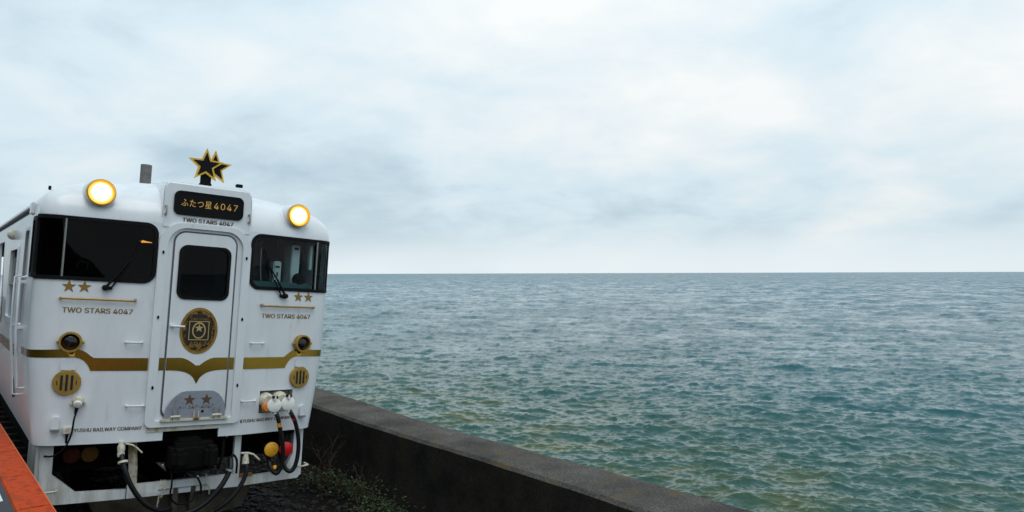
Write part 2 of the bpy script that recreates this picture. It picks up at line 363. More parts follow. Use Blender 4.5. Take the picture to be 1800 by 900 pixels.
def make_sea():
    nc, nr = 1150, 900
    az = np.radians(np.linspace(-50, 50, nc)); hgt = CAM_Z - SEA_Z
    px = np.linspace(4300 / 10.5, 4300 / 2200.0, nr); rad = 4300 / px
    Az, Rd = np.meshgrid(az, rad, indexing='ij'); X = Rd * np.sin(Az); Y = Rd * np.cos(Az)
    wnd = R_(-105)
    LA, LB, LC = 47.0, 12.7, 211.0
    A = ocean_tile(1024, LA, 3, 2.1, 0.14, wnd, 0.150, 6.0); B = ocean_tile(512, LB, 5, 0.75, 0.05, wnd + 0.35, 0.052, 3.0); Cc = ocean_tile(512, LC, 9, 11, 3, wnd - 0.2, 0.20, 6.0); LD = 97.0; Dd = ocean_tile(512, LD, 13, 4.2, 1.2, wnd + 0.15, 0.36, 4.5)
    fade = np.clip(1.0 - (Rd - 200) / 1500, 0.3, 1)
    a = R_(23); xr, yr = X * math.cos(a) - Y * math.sin(a), X * math.sin(a) + Y * math.cos(a)
    fb = np.clip(1 - (Rd - 30) / 160, 0, 1)
    Z = samp(A[0], X, Y, LA) + samp(B[0], xr, yr, LB) * fb + samp(Cc[0], X, Y, LC) + samp(Dd[0], xr, yr, LD) * np.clip((Rd - 35) / 90, 0, 1)   # longer seas farther out
    ch = 0.85 * np.clip(1 - (Rd - 30) / 150, 0, 1)
    DX = samp(A[1], X, Y, LA) * ch; DY = samp(A[2], X, Y, LA) * ch
    bx, by = samp(B[1], xr, yr, LB) * fb, samp(B[2], xr, yr, LB) * fb; DX = DX + bx * math.cos(a) + by * math.sin(a); DY = DY - bx * math.sin(a) + by * math.cos(a)
    V = np.stack([X + DX, Y + DY, SEA_Z + Z * fade], -1).reshape(-1, 3)
    q = np.arange(nc * nr).reshape(nc, nr); Fq = np.stack([q[:-1, :-1], q[1:, :-1], q[1:, 1:], q[:-1, 1:]], -1).reshape(-1, 4)
    # far water out to the horizon and around, flat: ring strips
    far = []; fv = []; base = len(V)
    nb = 200; azf = np.linspace(az[0], az[-1], nb); rf = [2150, 3500, 6000, 12000, 40000]
    fv = [(r * math.sin(t), r * math.cos(t), SEA_Z - 0.05) for r in rf for t in azf]
    for i in range(len(rf) - 1):
        for j in range(nb - 1): b = base + i * nb + j; far.append((b, b + 1, b + nb + 1, b + nb))
    b1 = base + len(fv); azb = np.linspace(az[-1], az[0] + 2 * math.pi, 90); rb = [9, 30, 120, 600, 3000, 12000, 40000]
    fv += [(r * math.sin(t), r * math.cos(t), SEA_Z - 0.02) for r in rb for t in azb]
    for i in range(len(rb) - 1):
        for j in range(89): b = b1 + i * 90 + j; far.append((b, b + 1, b + 91, b + 90))
    fv = np.array(fv)
    V = np.concatenate([V, fv]); F = np.concatenate([Fq, np.array(far)])
    me = bpy.data.meshes.new('sea'); me.vertices.add(len(V)); me.vertices.foreach_set('co', V.ravel()); me.loops.add(F.size); me.loops.foreach_set('vertex_index', F.ravel().astype(np.int32))
    me.polygons.add(len(F)); me.polygons.foreach_set('loop_start', np.arange(0, F.size, 4, dtype=np.int32)); me.update(calc_edges=True)
    me.polygons.foreach_set('use_smooth', np.ones(len(F), bool))
    if me.polygons[0].normal.z < 0: me.flip_normals()
    m = bpy.data.materials.new('sea_water'); m.use_nodes = True; t = m.node_tree; b = t.nodes['Principled BSDF']
    b.inputs['Roughness'].default_value = 0.12; b.inputs['IOR'].default_value = 1.333
    g = t.nodes.new('ShaderNodeNewGeometry'); sp = t.nodes.new('ShaderNodeSeparateXYZ'); t.links.new(g.outputs['Position'], sp.inputs[0])
    def nz(scale, det, vec, rough=0.55):
        mp = t.nodes.new('ShaderNodeMapping'); mp.inputs['Scale'].default_value = vec; t.links.new(g.outputs['Position'], mp.inputs[0])
        n = t.nodes.new('ShaderNodeTexNoise'); n.inputs['Scale'].default_value = scale; n.inputs['Detail'].default_value = det; n.inputs['Roughness'].default_value = rough
        t.links.new(mp.outputs[0], n.inputs['Vector']); return n.outputs[0]
    def mt(op, a_, b_):
        q_ = t.nodes.new('ShaderNodeMath'); q_.operation = op
        for i, x in enumerate((a_, b_)):
            if isinstance(x, (int, float)): q_.inputs[i].default_value = x
            else: t.links.new(x, q_.inputs[i])
        return q_.outputs[0]
    # silt stirred up near the shore: greenish yellow, patchy, thins out seaward
    shore = t.nodes.new('ShaderNodeVectorMath'); shore.operation = 'DOT_PRODUCT'; t.links.new(g.outputs['Position'], shore.inputs[0]); shore.inputs[1].default_value = tuple(NRM)
    off_ = mt('SUBTRACT', shore.outputs['Value'], NRM.dot(TRK) + 3.4)
    mr = t.nodes.new('ShaderNodeMapRange'); mr.interpolation_type = 'SMOOTHSTEP'; t.links.new(off_, mr.inputs[0]); mr.inputs[1].default_value = 6; mr.inputs[2].default_value = 27; mr.inputs[3].default_value = 1; mr.inputs[4].default_value = 0
    patchy = t.nodes.new('ShaderNodeMapRange'); t.links.new(nz(0.35, 5, (1, 1.6, 1)), patchy.inputs[0]); patchy.inputs[1].default_value = 0.46; patchy.inputs[2].default_value = 0.66
    silt = mt('MULTIPLY', mr.outputs[0], mt('ADD', mt('MULTIPLY', patchy.outputs[0], 0.75), 0.25))
    def rng_(v, a, b_, c, d, sm=False):
        q_ = t.nodes.new('ShaderNodeMapRange'); t.links.new(v, q_.inputs[0]); q_.interpolation_type = 'SMOOTHSTEP' if sm else 'LINEAR'
        for i, x in enumerate((a, b_, c, d)): q_.inputs[i + 1].default_value = x
        return q_.outputs[0]
    def mixc(f_, a, b_):
        q_ = t.nodes.new('ShaderNodeMix'); q_.data_type = 'RGBA'; t.links.new(f_, q_.inputs[0])
        for i, x in ((6, a), (7, b_)):
            if isinstance(x, tuple): q_.inputs[i].default_value = (*x, 1)
            else: t.links.new(x, q_.inputs[i])
        return q_.outputs[2]
    lg = t.nodes.new('ShaderNodeMath'); lg.operation = 'LOGARITHM'; t.links.new(mt('MAXIMUM', off_, 4.0), lg.inputs[0]); lg.inputs[1].default_value = 10
    deep = rng_(lg.outputs[0], 1.0, 2.3, 0, 1, True)
    body = mixc(deep, (0.004, 0.070, 0.068), (0.003, 0.100, 0.145))
    t.links.new(mixc(silt, body, (0.062, 0.080, 0.014)), b.inputs['Base Color'])
    gust = nz(0.17, 6, (1, 1.15, 1), 0.66)
    ro = mt('ADD', rng_(lg.outputs[0], 1.2, 2.9, 0.05, 0.22, True), mt('MULTIPLY', rng_(gust, 0.41, 0.59, -0.07, 0.28), rng_(lg.outputs[0], 1.2, 2.3, 0.15, 1.0)))
    t.links.new(ro, b.inputs['Roughness'])      # ripples too small to resolve, stirred by gusts
    bp = t.nodes.new('ShaderNodeBump'); bp.inputs['Distance'].default_value = 0.06; bp.inputs['Strength'].default_value = 1.0
    rip = mt('ADD', mt('MULTIPLY', nz(4.0, 3, (1, 1.3, 1), 0.6), 0.30), mt('MULTIPLY', nz(0.85, 5, (1, 1.35, 1), 0.66), 1.0))
    t.links.new(mt('MULTIPLY', mt('MULTIPLY', rip, rng_(gust, 0.41, 0.59, 0.35, 1.8)), rng_(lg.outputs[0], 1.1, 2.3, 0.25, 1.3)), bp.inputs['Height']); t.links.new(bp.outputs[0], b.inputs['Normal'])
    me.materials.append(m)
    return tag(link(bpy.data.objects.new('sea', me)), 'choppy grey green sea reaching to the horizon', None, 'structure')
make_sea()

# ------------------------------------------------------------------ land, ballast bed, track
GROUND = mat('damp_dark_soil', (0.012, 0.010, 0.008), 0.95, spec=0.1, var=0.5, vscale=3, bump=0.6, bscale=25)
def ribbon(name, prof, al, m, smooth=False):
    """extrude a (lateral, z) profile along the track direction at stations al"""
    V, F = [], []; n = len(prof)
    for a in al:
        for l_, z in prof: V.append(tw(l_, a, z))
    for i in range(len(al) - 1):
        for k in range(n - 1): F.append((i * n + k, i * n + k + 1, (i + 1) * n + k + 1, (i + 1) * n + k))
    return mesh(name, V, F, m, None, smooth)
g_ = ribbon('ground', [(-260, -0.6), (-12, -0.6), (-2.2, -0.42), (2.0, -0.36), (2.35, -0.22), (2.95, -0.18)], list(np.linspace(-140, 140, 57)), GROUND)
tag(g_, 'dark damp ground beside the track', None, 'structure')
HILL = mat('wooded_slope', (0.030, 0.042, 0.018), 0.95, dark=(0.010, 0.016, 0.006), vscale=0.6, spec=0.1, bump=1.0, bscale=2.0)
def unseen_hillside():  # out-of-view slope added to block low sky and darken the train's side
    rng = np.random.default_rng(31); al = np.linspace(-150, 150, 120); pr = [(-13, -0.7), (-14.5, 1.5), (-16, 4.2), (-18.5, 7.0), (-23, 9.5), (-32, 13), (-50, 19), (-80, 25), (-130, 28)]; V, F = [], []; n = len(pr)
    for a in al:
        for l_, z in pr: k = min(1, (-l_ - 13) / 5); V.append(tw(l_ + rng.normal(0, 0.5) * k, a + rng.normal(0, 0.4), z + rng.normal(0, 0.7) * k))
    for i in range(len(al) - 1):
        for k in range(n - 1): F.append((i * n + k, i * n + k + 1, (i + 1) * n + k + 1, (i + 1) * n + k))
    return tag(mesh('unseen_hillside', V, F, HILL), 'unseen wooded slope added on the land side to shade the railcar', None, 'structure')
unseen_hillside()
tn = math.tan(CANT)
BAL = mat('ballast_bed_grime', (0.014, 0.012, 0.011), 0.95, spec=0.1, var=0.6, vscale=14, bump=1.0, bscale=30)
bl = ribbon('ballast_bed', [(-2.1, -0.45), (-1.55, -0.17 + 1.55 * tn), (1.55, -0.17 - 1.55 * tn), (2.0, -0.5)], list(np.linspace(-14, 30, 23)), BAL)
tag(bl, 'dark ballast bed under the railcar', None, 'structure')
track = empty('railway_track', TRK); track.rotation_euler = (0, CANT, YAW); tag(track, 'narrow gauge railway track under the railcar', None, 'structure')
RSTEEL = mat('rail_steel', (0.16, 0.12, 0.09), 0.5, 0.6, dark=(0.09, 0.045, 0.025), vscale=20)
prof = [(-0.06, -0.153), (0.06, -0.153), (0.06, -0.14), (0.012, -0.125), (0.010, -0.045), (0.032, -0.035), (0.032, -0.004), (0.026, 0), (-0.026, 0), (-0.032, -0.004), (-0.032, -0.035), (-0.010, -0.045), (-0.012, -0.125), (-0.06, -0.14)]
for sgn in (-1, 1):
    V = [(sgn * 0.566 + x, y, z) for y in (-14, 30) for x, z in prof]; n = len(prof)
    mesh('rail', V, [(k, (k + 1) % n, n + (k + 1) % n, n + k) for k in range(n)] + [tuple(range(n)), tuple(range(n, 2 * n))], RSTEEL, track)
WOOD = mat('sleeper_timber', (0.055, 0.042, 0.033), 0.85, var=0.5, vscale=8, bump=0.5)
s0 = box('sleeper', (-1.05, -0.1, -0.29), (1.05, 0.1, -0.154), WOOD, track, 0.008)
s0.location = (0, -13.6, 0)
for k in range(1, 66):
    o = s0.copy(); col.objects.link(o); o.location = (0, -13.6 + 0.66 * k, 0)

# ballast stones
def stones(name, n, region, size, m, seed):
    rng = np.random.default_rng(seed); bm = bmesh.new(); bmesh.ops.create_icosphere(bm, subdivisions=1, radius=1.0); bv = np.array([tuple(v.co) for v in bm.verts]); bf = np.array([[v.index for v in f_.verts] for f_ in bm.faces]); bm.free()
    V, F = [], []
    for i in range(n):
        lat, al, z = region(rng); s = rng.uniform(*size); j = bv * (1 + rng.uniform(-0.42, 0.34, (len(bv), 1))) * s * np.array([rng.uniform(0.8, 1.3), rng.uniform(0.8, 1.3), rng.uniform(0.6, 0.95)])
        t = rng.uniform(0, 6.28); c_, s_ = math.cos(t), math.sin(t); j = np.stack([j[:, 0] * c_ - j[:, 1] * s_, j[:, 0] * s_ + j[:, 1] * c_, j[:, 2]], -1)
        V.append(j + np.array(tw(lat, al, z))); F.append(bf + i * len(bv))
    return mesh(name, np.concatenate(V), [tuple(int(q) for q in r) for r in np.concatenate(F)], m)
def reg(rng):
    lat = rng.uniform(-1.7, 2.3); al = rng.uniform(-5, 5)
    z = -0.16 - lat * tn if abs(lat) < 1.55 else -0.16 - 1.55 * tn * np.sign(lat) - (min(abs(lat), 1.95) - 1.55) * 0.5
    gz = np.interp(lat, [-2.2, 2.0, 2.35], [-0.42, -0.36, -0.22])
    return lat, al, max(z, gz) + rng.uniform(-0.025, 0.012)
STN = mat('ballast_stone', (0.026, 0.024, 0.023), 0.8, spec=0.3, dark=(0.010, 0.008, 0.007), vscale=7)
tag(stones('ballast_stones', 6500, reg, (0.022, 0.042), STN, 4), 'grimy crushed stone ballast around the track', None, 'stuff')

# ------------------------------------------------------------------ sea wall
def wall_mat(name, c, d, lich):
    m = bpy.data.materials.new(name); m.use_nodes = True; t = m.node_tree; b = t.nodes['Principled BSDF']; b.inputs['Roughness'].default_value = 0.9; b.inputs['Specular IOR Level'].default_value = 0.2
    co = t.nodes.new('ShaderNodeTexCoord')
    def nz(s, det=8, r=0.65):
        n = t.nodes.new('ShaderNodeTexNoise'); n.inputs['Scale'].default_value = s; n.inputs['Detail'].default_value = det; n.inputs['Roughness'].default_value = r; t.links.new(co.outputs['Object'], n.inputs['Vector']); return n.outputs[0]
    r = t.nodes.new('ShaderNodeValToRGB'); t.links.new(nz(1.7), r.inputs[0]); r.color_ramp.elements[0].position = 0.36; r.color_ramp.elements[0].color = (*d, 1); r.color_ramp.elements[1].position = 0.66; r.color_ramp.elements[1].color = (*c, 1)
    r3 = t.nodes.new('ShaderNodeValToRGB'); t.links.new(nz(45, 6, 0.8), r3.inputs[0]); r3.color_ramp.elements[0].position = 0.38; r3.color_ramp.elements[0].color = (0.35, 0.35, 0.35, 1); r3.color_ramp.elements[1].position = 0.68; r3.color_ramp.elements[1].color = (1.6, 1.6, 1.6, 1)
    mu = t.nodes.new('ShaderNodeMix'); mu.data_type = 'RGBA'; mu.blend_type = 'MULTIPLY'; mu.inputs[0].default_value = 1; t.links.new(r.outputs[0], mu.inputs[6]); t.links.new(r3.outputs[0], mu.inputs[7])
    r2 = t.nodes.new('ShaderNodeValToRGB'); t.links.new(nz(2.6, 9, 0.7), r2.inputs[0]); r2.color_ramp.elements[0].position = 0.54; r2.color_ramp.elements[0].color = (0, 0, 0, 1); r2.color_ramp.elements[1].position = 0.68; r2.color_ramp.elements[1].color = (0.8, 0.8, 0.8, 1)
    mx = t.nodes.new('ShaderNodeMix'); mx.data_type = 'RGBA'; t.links.new(r2.outputs[0], mx.inputs[0]); t.links.new(mu.outputs[2], mx.inputs[6]); mx.inputs[7].default_value = (*lich, 1)
    t.links.new(mx.outputs[2], b.inputs['Base Color'])
    bp = t.nodes.new('ShaderNodeBump'); bp.inputs['Strength'].default_value = 0.7; bp.inputs['Distance'].default_value = 0.02; t.links.new(nz(70, 6), bp.inputs['Height']); t.links.new(bp.outputs[0], b.inputs['Normal']); return m
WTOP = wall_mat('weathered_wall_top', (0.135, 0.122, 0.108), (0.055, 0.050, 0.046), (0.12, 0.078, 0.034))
WFACE = wall_mat('shade_dark_wall_face', (0.034, 0.029, 0.021), (0.007, 0.007, 0.006), (0.028, 0.020, 0.010))  # face far darker than the top: shade put into its colour
WZ = 0.66
inner = [(-3.046, 11.249), (-1.427, 9.205), (-0.315, 8.006), (0.53, 6.972), (1.136, 6.19)]
outer = [(-3.384, 12.859), (-1.144, 9.823), (0.306, 8.123), (1.341, 7.0), (1.991, 6.182)]
def latal(p): d = Vector((p[0], p[1], 0)) - TRK; return d.dot(ALONG), d.dot(NRM)
ia = sorted(latal(p) for p in inner); oa = sorted(latal(p) for p in outer)
def wall():
    V, F, mi = [], [], []; al = np.arange(-40, 50.01, 0.2); n = 9; rng = np.random.default_rng(2)
    jit = np.convolve(rng.normal(size=len(al) + 8), np.ones(5) / 5, 'same')
    def sm(t): return np.interp(t, al, np.convolve(np.interp(al, *t_), np.ones(9) / 9, 'same'))
    li_ = np.interp(np.concatenate([np.full(10, al[0]), al, np.full(10, al[-1])]), [p[0] for p in ia], [p[1] for p in ia]); lo_ = np.interp(np.concatenate([np.full(10, al[0]), al, np.full(10, al[-1])]), [p[0] for p in oa], [p[1] for p in oa])
    k = np.ones(15) / 15; li = np.convolve(li_, k, 'same')[10:-10]; lo = np.convolve(lo_, k, 'same')[10:-10]
    for i, a in enumerate(al):
        j = jit[i] * 0.02; q = lambda: rng.normal() * 0.004
        for l_, z in ((li[i] - 0.10, -0.5), (li[i] - 0.03, 0.1), (li[i] - 0.005 + j, WZ - 0.035), (li[i] + 0.03 + j, WZ + q() * 0.4), (li[i] + 0.2, WZ + 0.006 + q()), (lo[i] - 0.2, WZ + 0.006 + q()), (lo[i] + 0.03 + j, WZ + q() * .4), (lo[i] + 0.06 + j, WZ - 0.03), (lo[i] + 0.35, -5)):
            V.append(tw(l_, a, z))
    for i in range(len(al) - 1):
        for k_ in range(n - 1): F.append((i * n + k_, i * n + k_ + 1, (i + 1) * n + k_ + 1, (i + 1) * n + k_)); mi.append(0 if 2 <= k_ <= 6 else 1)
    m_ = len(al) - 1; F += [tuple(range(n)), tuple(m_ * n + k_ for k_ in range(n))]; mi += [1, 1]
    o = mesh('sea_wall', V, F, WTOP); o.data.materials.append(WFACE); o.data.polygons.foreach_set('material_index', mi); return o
tag(wall(), 'long low concrete sea wall with pale weathered top and face coloured dark for shade', 'sea wall')

# ------------------------------------------------------------------ platform
PLZ = 1.1
pe = [latal(p) for p in ((-5.373, 7.731), (-3.909, 5.962), (-3.055, 4.925))]
def orange_mat():
    m = bpy.data.materials.new('mossy_orange_paint'); m.use_nodes = True; t = m.node_tree; b = t.nodes['Principled BSDF']; b.inputs['Roughness'].default_value = 0.7; b.inputs['Specular IOR Level'].default_value = 0.2
    co = t.nodes.new('ShaderNodeTexCoord')
    def nz(s, det=8, r=0.7):
        n = t.nodes.new('ShaderNodeTexNoise'); n.inputs['Scale'].default_value = s; n.inputs['Detail'].default_value = det; n.inputs['Roughness'].default_value = r; t.links.new(co.outputs['Object'], n.inputs['Vector']); return n.outputs[0]
    r = t.nodes.new('ShaderNodeValToRGB'); t.links.new(nz(22), r.inputs[0]); e = r.color_ramp.elements
    e[0].position = 0.33; e[0].color = (0.09, 0.022, 0.006, 1); e[1].position = 0.46; e[1].color = (0.48, 0.045, 0.003, 1); q = e.new(0.7); q.color = (0.58, 0.072, 0.005, 1)
    r2 = t.nodes.new('ShaderNodeValToRGB'); t.links.new(nz(4.5), r2.inputs[0]); r2.color_ramp.elements[0].position = 0.5; r2.color_ramp.elements[0].color = (0, 0, 0, 1); r2.color_ramp.elements[1].position = 0.66; r2.color_ramp.elements[1].color = (0.85, 0.85, 0.85, 1)
    sx_ = t.nodes.new('ShaderNodeSeparateXYZ'); t.links.new(co.outputs['Object'], sx_.inputs[0])
    # moss creeps in from the walking side
    ms = t.nodes.new('ShaderNodeMapRange'); ms.inputs[1].default_value = -1.46; ms.inputs[2].default_value = -1.66; t.links.new(sx_.outputs[0], ms.inputs[0]); ms.inputs[3].default_value = -0.10; ms.inputs[4].default_value = 0.14
    ad = t.nodes.new('ShaderNodeMath'); ad.operation = 'ADD'; t.links.new(r2.inputs[0].links[0].from_socket, ad.inputs[0]); t.links.new(ms.outputs[0], ad.inputs[1]); t.links.new(ad.outputs[0], r2.inputs[0])
    mx = t.nodes.new('ShaderNodeMix'); mx.data_type = 'RGBA'; t.links.new(r2.outputs[0], mx.inputs[0]); t.links.new(r.outputs[0], mx.inputs[6]); mx.inputs[7].default_value = (0.17, 0.062, 0.010, 1)
    t.links.new(mx.outputs[2], b.inputs['Base Color'])
    bp = t.nodes.new('ShaderNodeBump'); bp.inputs['Strength'].default_value = 0.8; bp.inputs['Distance'].default_value = 0.012; t.links.new(nz(60, 5), bp.inputs['Height']); t.links.new(bp.outputs[0], b.inputs['Normal']); return m
ORANGE = orange_mat()
ASPH = mat('platform_asphalt', (0.045, 0.047, 0.052), 0.85, var=0.4, vscale=40, bump=0.5, bscale=150)
PCONC = mat('platform_concrete', (0.10, 0.095, 0.088), 0.85, var=0.5, vscale=4, bump=0.4)
WHITEL = mat('white_line_paint', (0.70, 0.71, 0.72), 0.6, dark=(0.4, 0.4, 0.4), vscale=30)
ORIM = mat('bare_orange_rim', (0.70, 0.14, 0.02), 0.5, var=0.35, vscale=30)
def edge_lat(a):
    k = (pe[0][1] - pe[2][1]) / (pe[0][0] - pe[2][0]); return pe[2][1] + k * (a - pe[2][0])
plat = empty('platform', TRK); plat.rotation_euler = (0, 0, YAW); tag(plat, 'station platform with mossy orange painted edge', None, 'structure')
A0, A1 = -34.0, 26.0
def pstrip(name, d0, d1, z0, z1, m, a0=A0, a1=A1, bev=0.0):
    bm = bmesh.new(); vs = []
    for a in (a0, a1):
        e_ = edge_lat(a)
        vs.append([bm.verts.new((e_ - d, a, z)) for d, z in ((d0, z0), (d0, z1), (d1, z1), (d1, z0))])
    for k in range(4): bm.faces.new((vs[0][k], vs[0][(k + 1) % 4], vs[1][(k + 1) % 4], vs[1][k]))
    bm.faces.new(vs[0]); bm.faces.new(vs[1][::-1])
    return bmobj(name, bm, m, plat, bev > 0, bev)
pstrip('retaining_face', 0.02, 9.0, -0.7, PLZ - 0.09, PCONC)
n_blk = 60
for k in range(n_blk):       # painted edging blocks
    a = A0 + (A1 - A0) * k / n_blk; b_ = A0 + (A1 - A0) * (k + 1) / n_blk
    pstrip('edge_block', 0.0, 0.205, PLZ - 0.088, PLZ + random.uniform(-0.001, 0.001), ORANGE, a + 0.0015, b_ - 0.0015, 0.008)
pstrip('edge_lip', -0.006, 0.0, PLZ - 0.03, PLZ - 0.004, ORIM)
pstrip('paving', 0.208, 9.0, PLZ - 0.088, PLZ - 0.002, ASPH)
for k in range(36):
    a = A0 - 0.1 + 1.62 * k
    pstrip('white_line_mark', 0.245, 0.345, PLZ - 0.0018, PLZ + 0.003, WHITEL, a, a + 1.1)

# ------------------------------------------------------------------ railcar
car = empty('railcar', TRK); car.rotation_euler = (0, CANT, YAW)
tag(car, 'white and gold diesel railcar with two stars on its roof and headlights lit', 'railcar')
ZB, ZT = 1.0, 3.15
# openings in the shell, outlines in (s, z)
fwin = rrect(0.475, s_of_y(Y_SIDE - 0.03), 2.555, 3.125, (0.10, 0.03, 0.03, 0.10), 8)
fwin = [(p[0], p[1]) for p in fwin]
fwinL = [(-a, b) for a, b in fwin][::-1]
door_o = rrect(-0.375, 0.375, 1.195, 3.125, (0.03, 0.03, 0.17, 0.17), 8)
plugbox = mapx(rrect(0.677, 1.064, 1.208, 1.45, 0.004, 1))
def side(y0, y1, z0, z1, r, sg): 
    P = rrect(s_of_y(y0), s_of_y(y1), z0, z1, r, 5)
    return P if sg > 0 else [(-a, b) for a, b in P][::-1]
SIDE_HOLES = []
for sg in (-1, 1):
    SIDE_HOLES.append(side(0.36, 0.60, 2.565, 3.12, 0.04, sg))         # quarter light
    SIDE_HOLES.append(side(0.92, 1.30, 2.05, 3.03, 0.03, sg))          # narrow crew light
    SIDE_HOLES.append(side(1.95, 2.85, 2.07, 2.87, 0.03, sg))          # crew window
    SIDE_HOLES.append(side(4.05, 5.05, 1.25, 3.02, 0.05, sg))          # passenger door
    for k in range(7): SIDE_HOLES.append(side(6.2 + 1.9 * k, 7.5 + 1.9 * k, 2.05, 2.92, 0.06, sg))
yend = s_of_y(20.9)
zl = [ZB] + sorted(list(np.linspace(ZB, ZT, 18))[1:-1] + [1.4, 1.85, 2.15]) + [ZT]
shell_out = [(a, ZB) for a in np.linspace(-yend, -0.275, 80)] + [(-0.275, 1.085), (0.262, 1.085)] + [(a, ZB) for a in np.linspace(0.262, yend, 80)] + [(yend, z) for z in zl[1:-1]] + [(a, ZT) for a in np.linspace(yend, -yend, 120)] + [(-yend, z) for z in zl[1:-1][::-1]]
notch = None
gx = sorted(set([g for g in SGRID] + [-a for a in np.arange(1.9, 20.5, 1.2)] + list(np.arange(1.9, 20.5, 1.2))))
shell = patch('body_shell', shell_out, PAINT, car, 0.0, [fwin, fwinL, door_o, plugbox] + SIDE_HOLES, 0.035, (gx, zl[1:-1]))

# domed front and roof
def dome():
    zz = [3.15, 3.20, 3.25, 3.30, 3.345, 3.385, 3.42, 3.455, 3.49, 3.52, 3.55, 3.58, 3.61, 3.635, 3.652, 3.66]
    wz = np.interp(zz, [3.15, 3.22, 3.30, 3.36, 3.42, 3.47, 3.52, 3.57, 3.61, 3.64, 3.66], [1.45, 1.447, 1.43, 1.395, 1.32, 1.22, 1.06, 0.84, 0.60, 0.36, 0.02])
    gz = np.interp(zz, [3.15, 3.20, 3.26, 3.32, 3.38, 3.44, 3.50, 3.55, 3.60, 3.64, 3.66], [0, 0.006, 0.024, 0.055, 0.10, 0.165, 0.26, 0.37, 0.54, 0.80, 1.05])
    sl = sorted(set([0, 0.12, 0.25, 0.38, 0.5] + [PS[i] for i in range(2, len(PS) - 1)] + [s_of_y(y) for y in (0.4, 0.6, 0.9, 1.3, 2, 3, 5, 8, 12, 16, 20.9)]))
    sl = np.array([-a for a in sl[::-1]] + sl[1:]); V = []; n = len(sl)
    for z, w_, g in zip(zz, wz, gz):
        a = np.abs(sl); x = np.interp(a, PS, PL[:, 0]) * w_ / W0; y = np.interp(a, PS, PL[:, 1]); y = y + g * np.clip(1 - y / 4, 0, 1)
        V += list(np.stack([np.sign(sl) * x, y, 0 * x + z], -1))
    F = [(i * n + k, i * n + k + 1, (i + 1) * n + k + 1, (i + 1) * n + k) for i in range(len(zz) - 1) for k in range(n - 1)]
    o = mesh('roof', V, F, PAINT, car, True); o.data.flip_normals() if sum((p.normal.z * p.area for p in o.data.polygons)) < 0 else None
    return o
roof = dome()
# rain gutters
for sg in (-1, 1):
    tube('gutter', [(sg * 1.448, 0.75, 3.225), (sg * 1.462, 0.9, 3.25), (sg * 1.462, 20.8, 3.25)], 0.022, PAINT, roof, 6)
    box('gutter_shadow_strip', (sg * 1.447 if sg > 0 else -1.457, 0.9, 3.205), (1.457 if sg > 0 else -1.447, 20.8, 3.228), BLACK, roof)  # black strip put in as the shade under the gutter
    box('gutter_end_cap', (min(sg * 1.44, sg * 1.475), 0.70, 3.17), (max(sg * 1.44, sg * 1.475), 0.86, 3.29), PAINT, roof, 0.01)

# inside: floor, bulkhead, ceiling, desk, cabinets, saloon end
CABW = mat('cab_grey_paint', (0.05, 0.055, 0.055), 0.6, var=0.3)
CABX0, CABX1 = 1.055, 1.155
TEAL = mat('desk_teal_paint', (0.05, 0.16, 0.17), 0.5, var=0.3)
WHITEC = mat('cabinet_white', (0.85, 0.88, 0.88), 0.5)
box('cab_floor', (-1.26, 0.3, 1.2), (1.26, 20.8, 1.24), CABW, car)
box('cab_ceiling', (-1.36, 0.35, 3.22), (1.36, 20.8, 3.25), CABW, car)
bk = box('bulkhead', (-1.40, 1.78, 1.24), (0.62, 1.82, 3.22), CABW, car)
box('bulkhead_stile', (0.62, 1.78, 1.24), (0.80, 1.82, 3.22), WHITEC, bk, 0.005)
box('bulkhead_post', (1.22, 1.78, 1.24), (1.40, 1.82, 3.22), CABW, bk, 0.005)
dk = box('driver_desk', (-1.30, 0.16, 1.9), (-0.52, 0.62, 2.50), CABW, car, 0.02)
box('desk_top', (-1.13, 0.20, 2.60), (-0.955, 0.30, 2.635), TEAL, dk, 0.01)
dr = box('assistant_desk', (0.52, 0.17, 1.9), (1.24, 0.60, 2.635), TEAL, car, 0.02)
lathe('desk_fan', [(0.0, 0), (0.06, 0.0), (0.075, 0.03), (0.06, 0.07), (0, 0.08)], (1.10, 0.26, 2.675), (0, -1, 0), BLACK, dr, 16)
cb = box('equipment_cabinet', (CABX0, 0.36, 1.9), (CABX1, 0.60, 3.075), WHITEC, car, 0.008)
box('cabinet_label', (CABX0 + 0.03, 0.352, 3.02), (CABX1 - 0.02, 0.362, 3.05), BLACK, cb)
cb2 = box('switch_box', (0.855, 0.36, 2.6), (0.945, 0.50, 2.875), WHITEC, car, 0.012)
box('box_slot', (0.872, 0.352, 2.80), (0.922, 0.362, 2.82), BLACK, cb2); box('box_slot', (0.892, 0.352, 2.70), (0.905, 0.362, 2.75), BLACK, cb2)
box('side_post', (1.27, 0.34, 2.80), (1.30, 0.40, 3.085), WHITEC, car, 0.004)
tube('grab_pole', [(0.70, 0.3, 2.60), (0.68, 0.3, 2.8), (0.675, 0.3, 3.0)], 0.006, STEELW, car)
tube('brake_handle', [(-1.10, 0.28, 2.66), (-1.095, 0.28, 2.71), (-1.08, 0.28, 2.725), (-1.03, 0.28, 2.722), (-1.012, 0.28, 2.705), (-1.012, 0.28, 2.65)], 0.008, STEELW, dk, 6)
WARM = mat('warm_cab_lamp', (1, 0.6, 0.2), 0.5, emit=(1.0, 0.42, 0.07), estr=5.0)
tube('cab_lamp', [(-0.563, 0.3, 2.967), (-0.545, 0.3, 2.967), (-0.50, 0.3, 2.965), (-0.45, 0.3, 2.962)], [0.006, 0.013, 0.007, 0.003], WARM, car, 8)

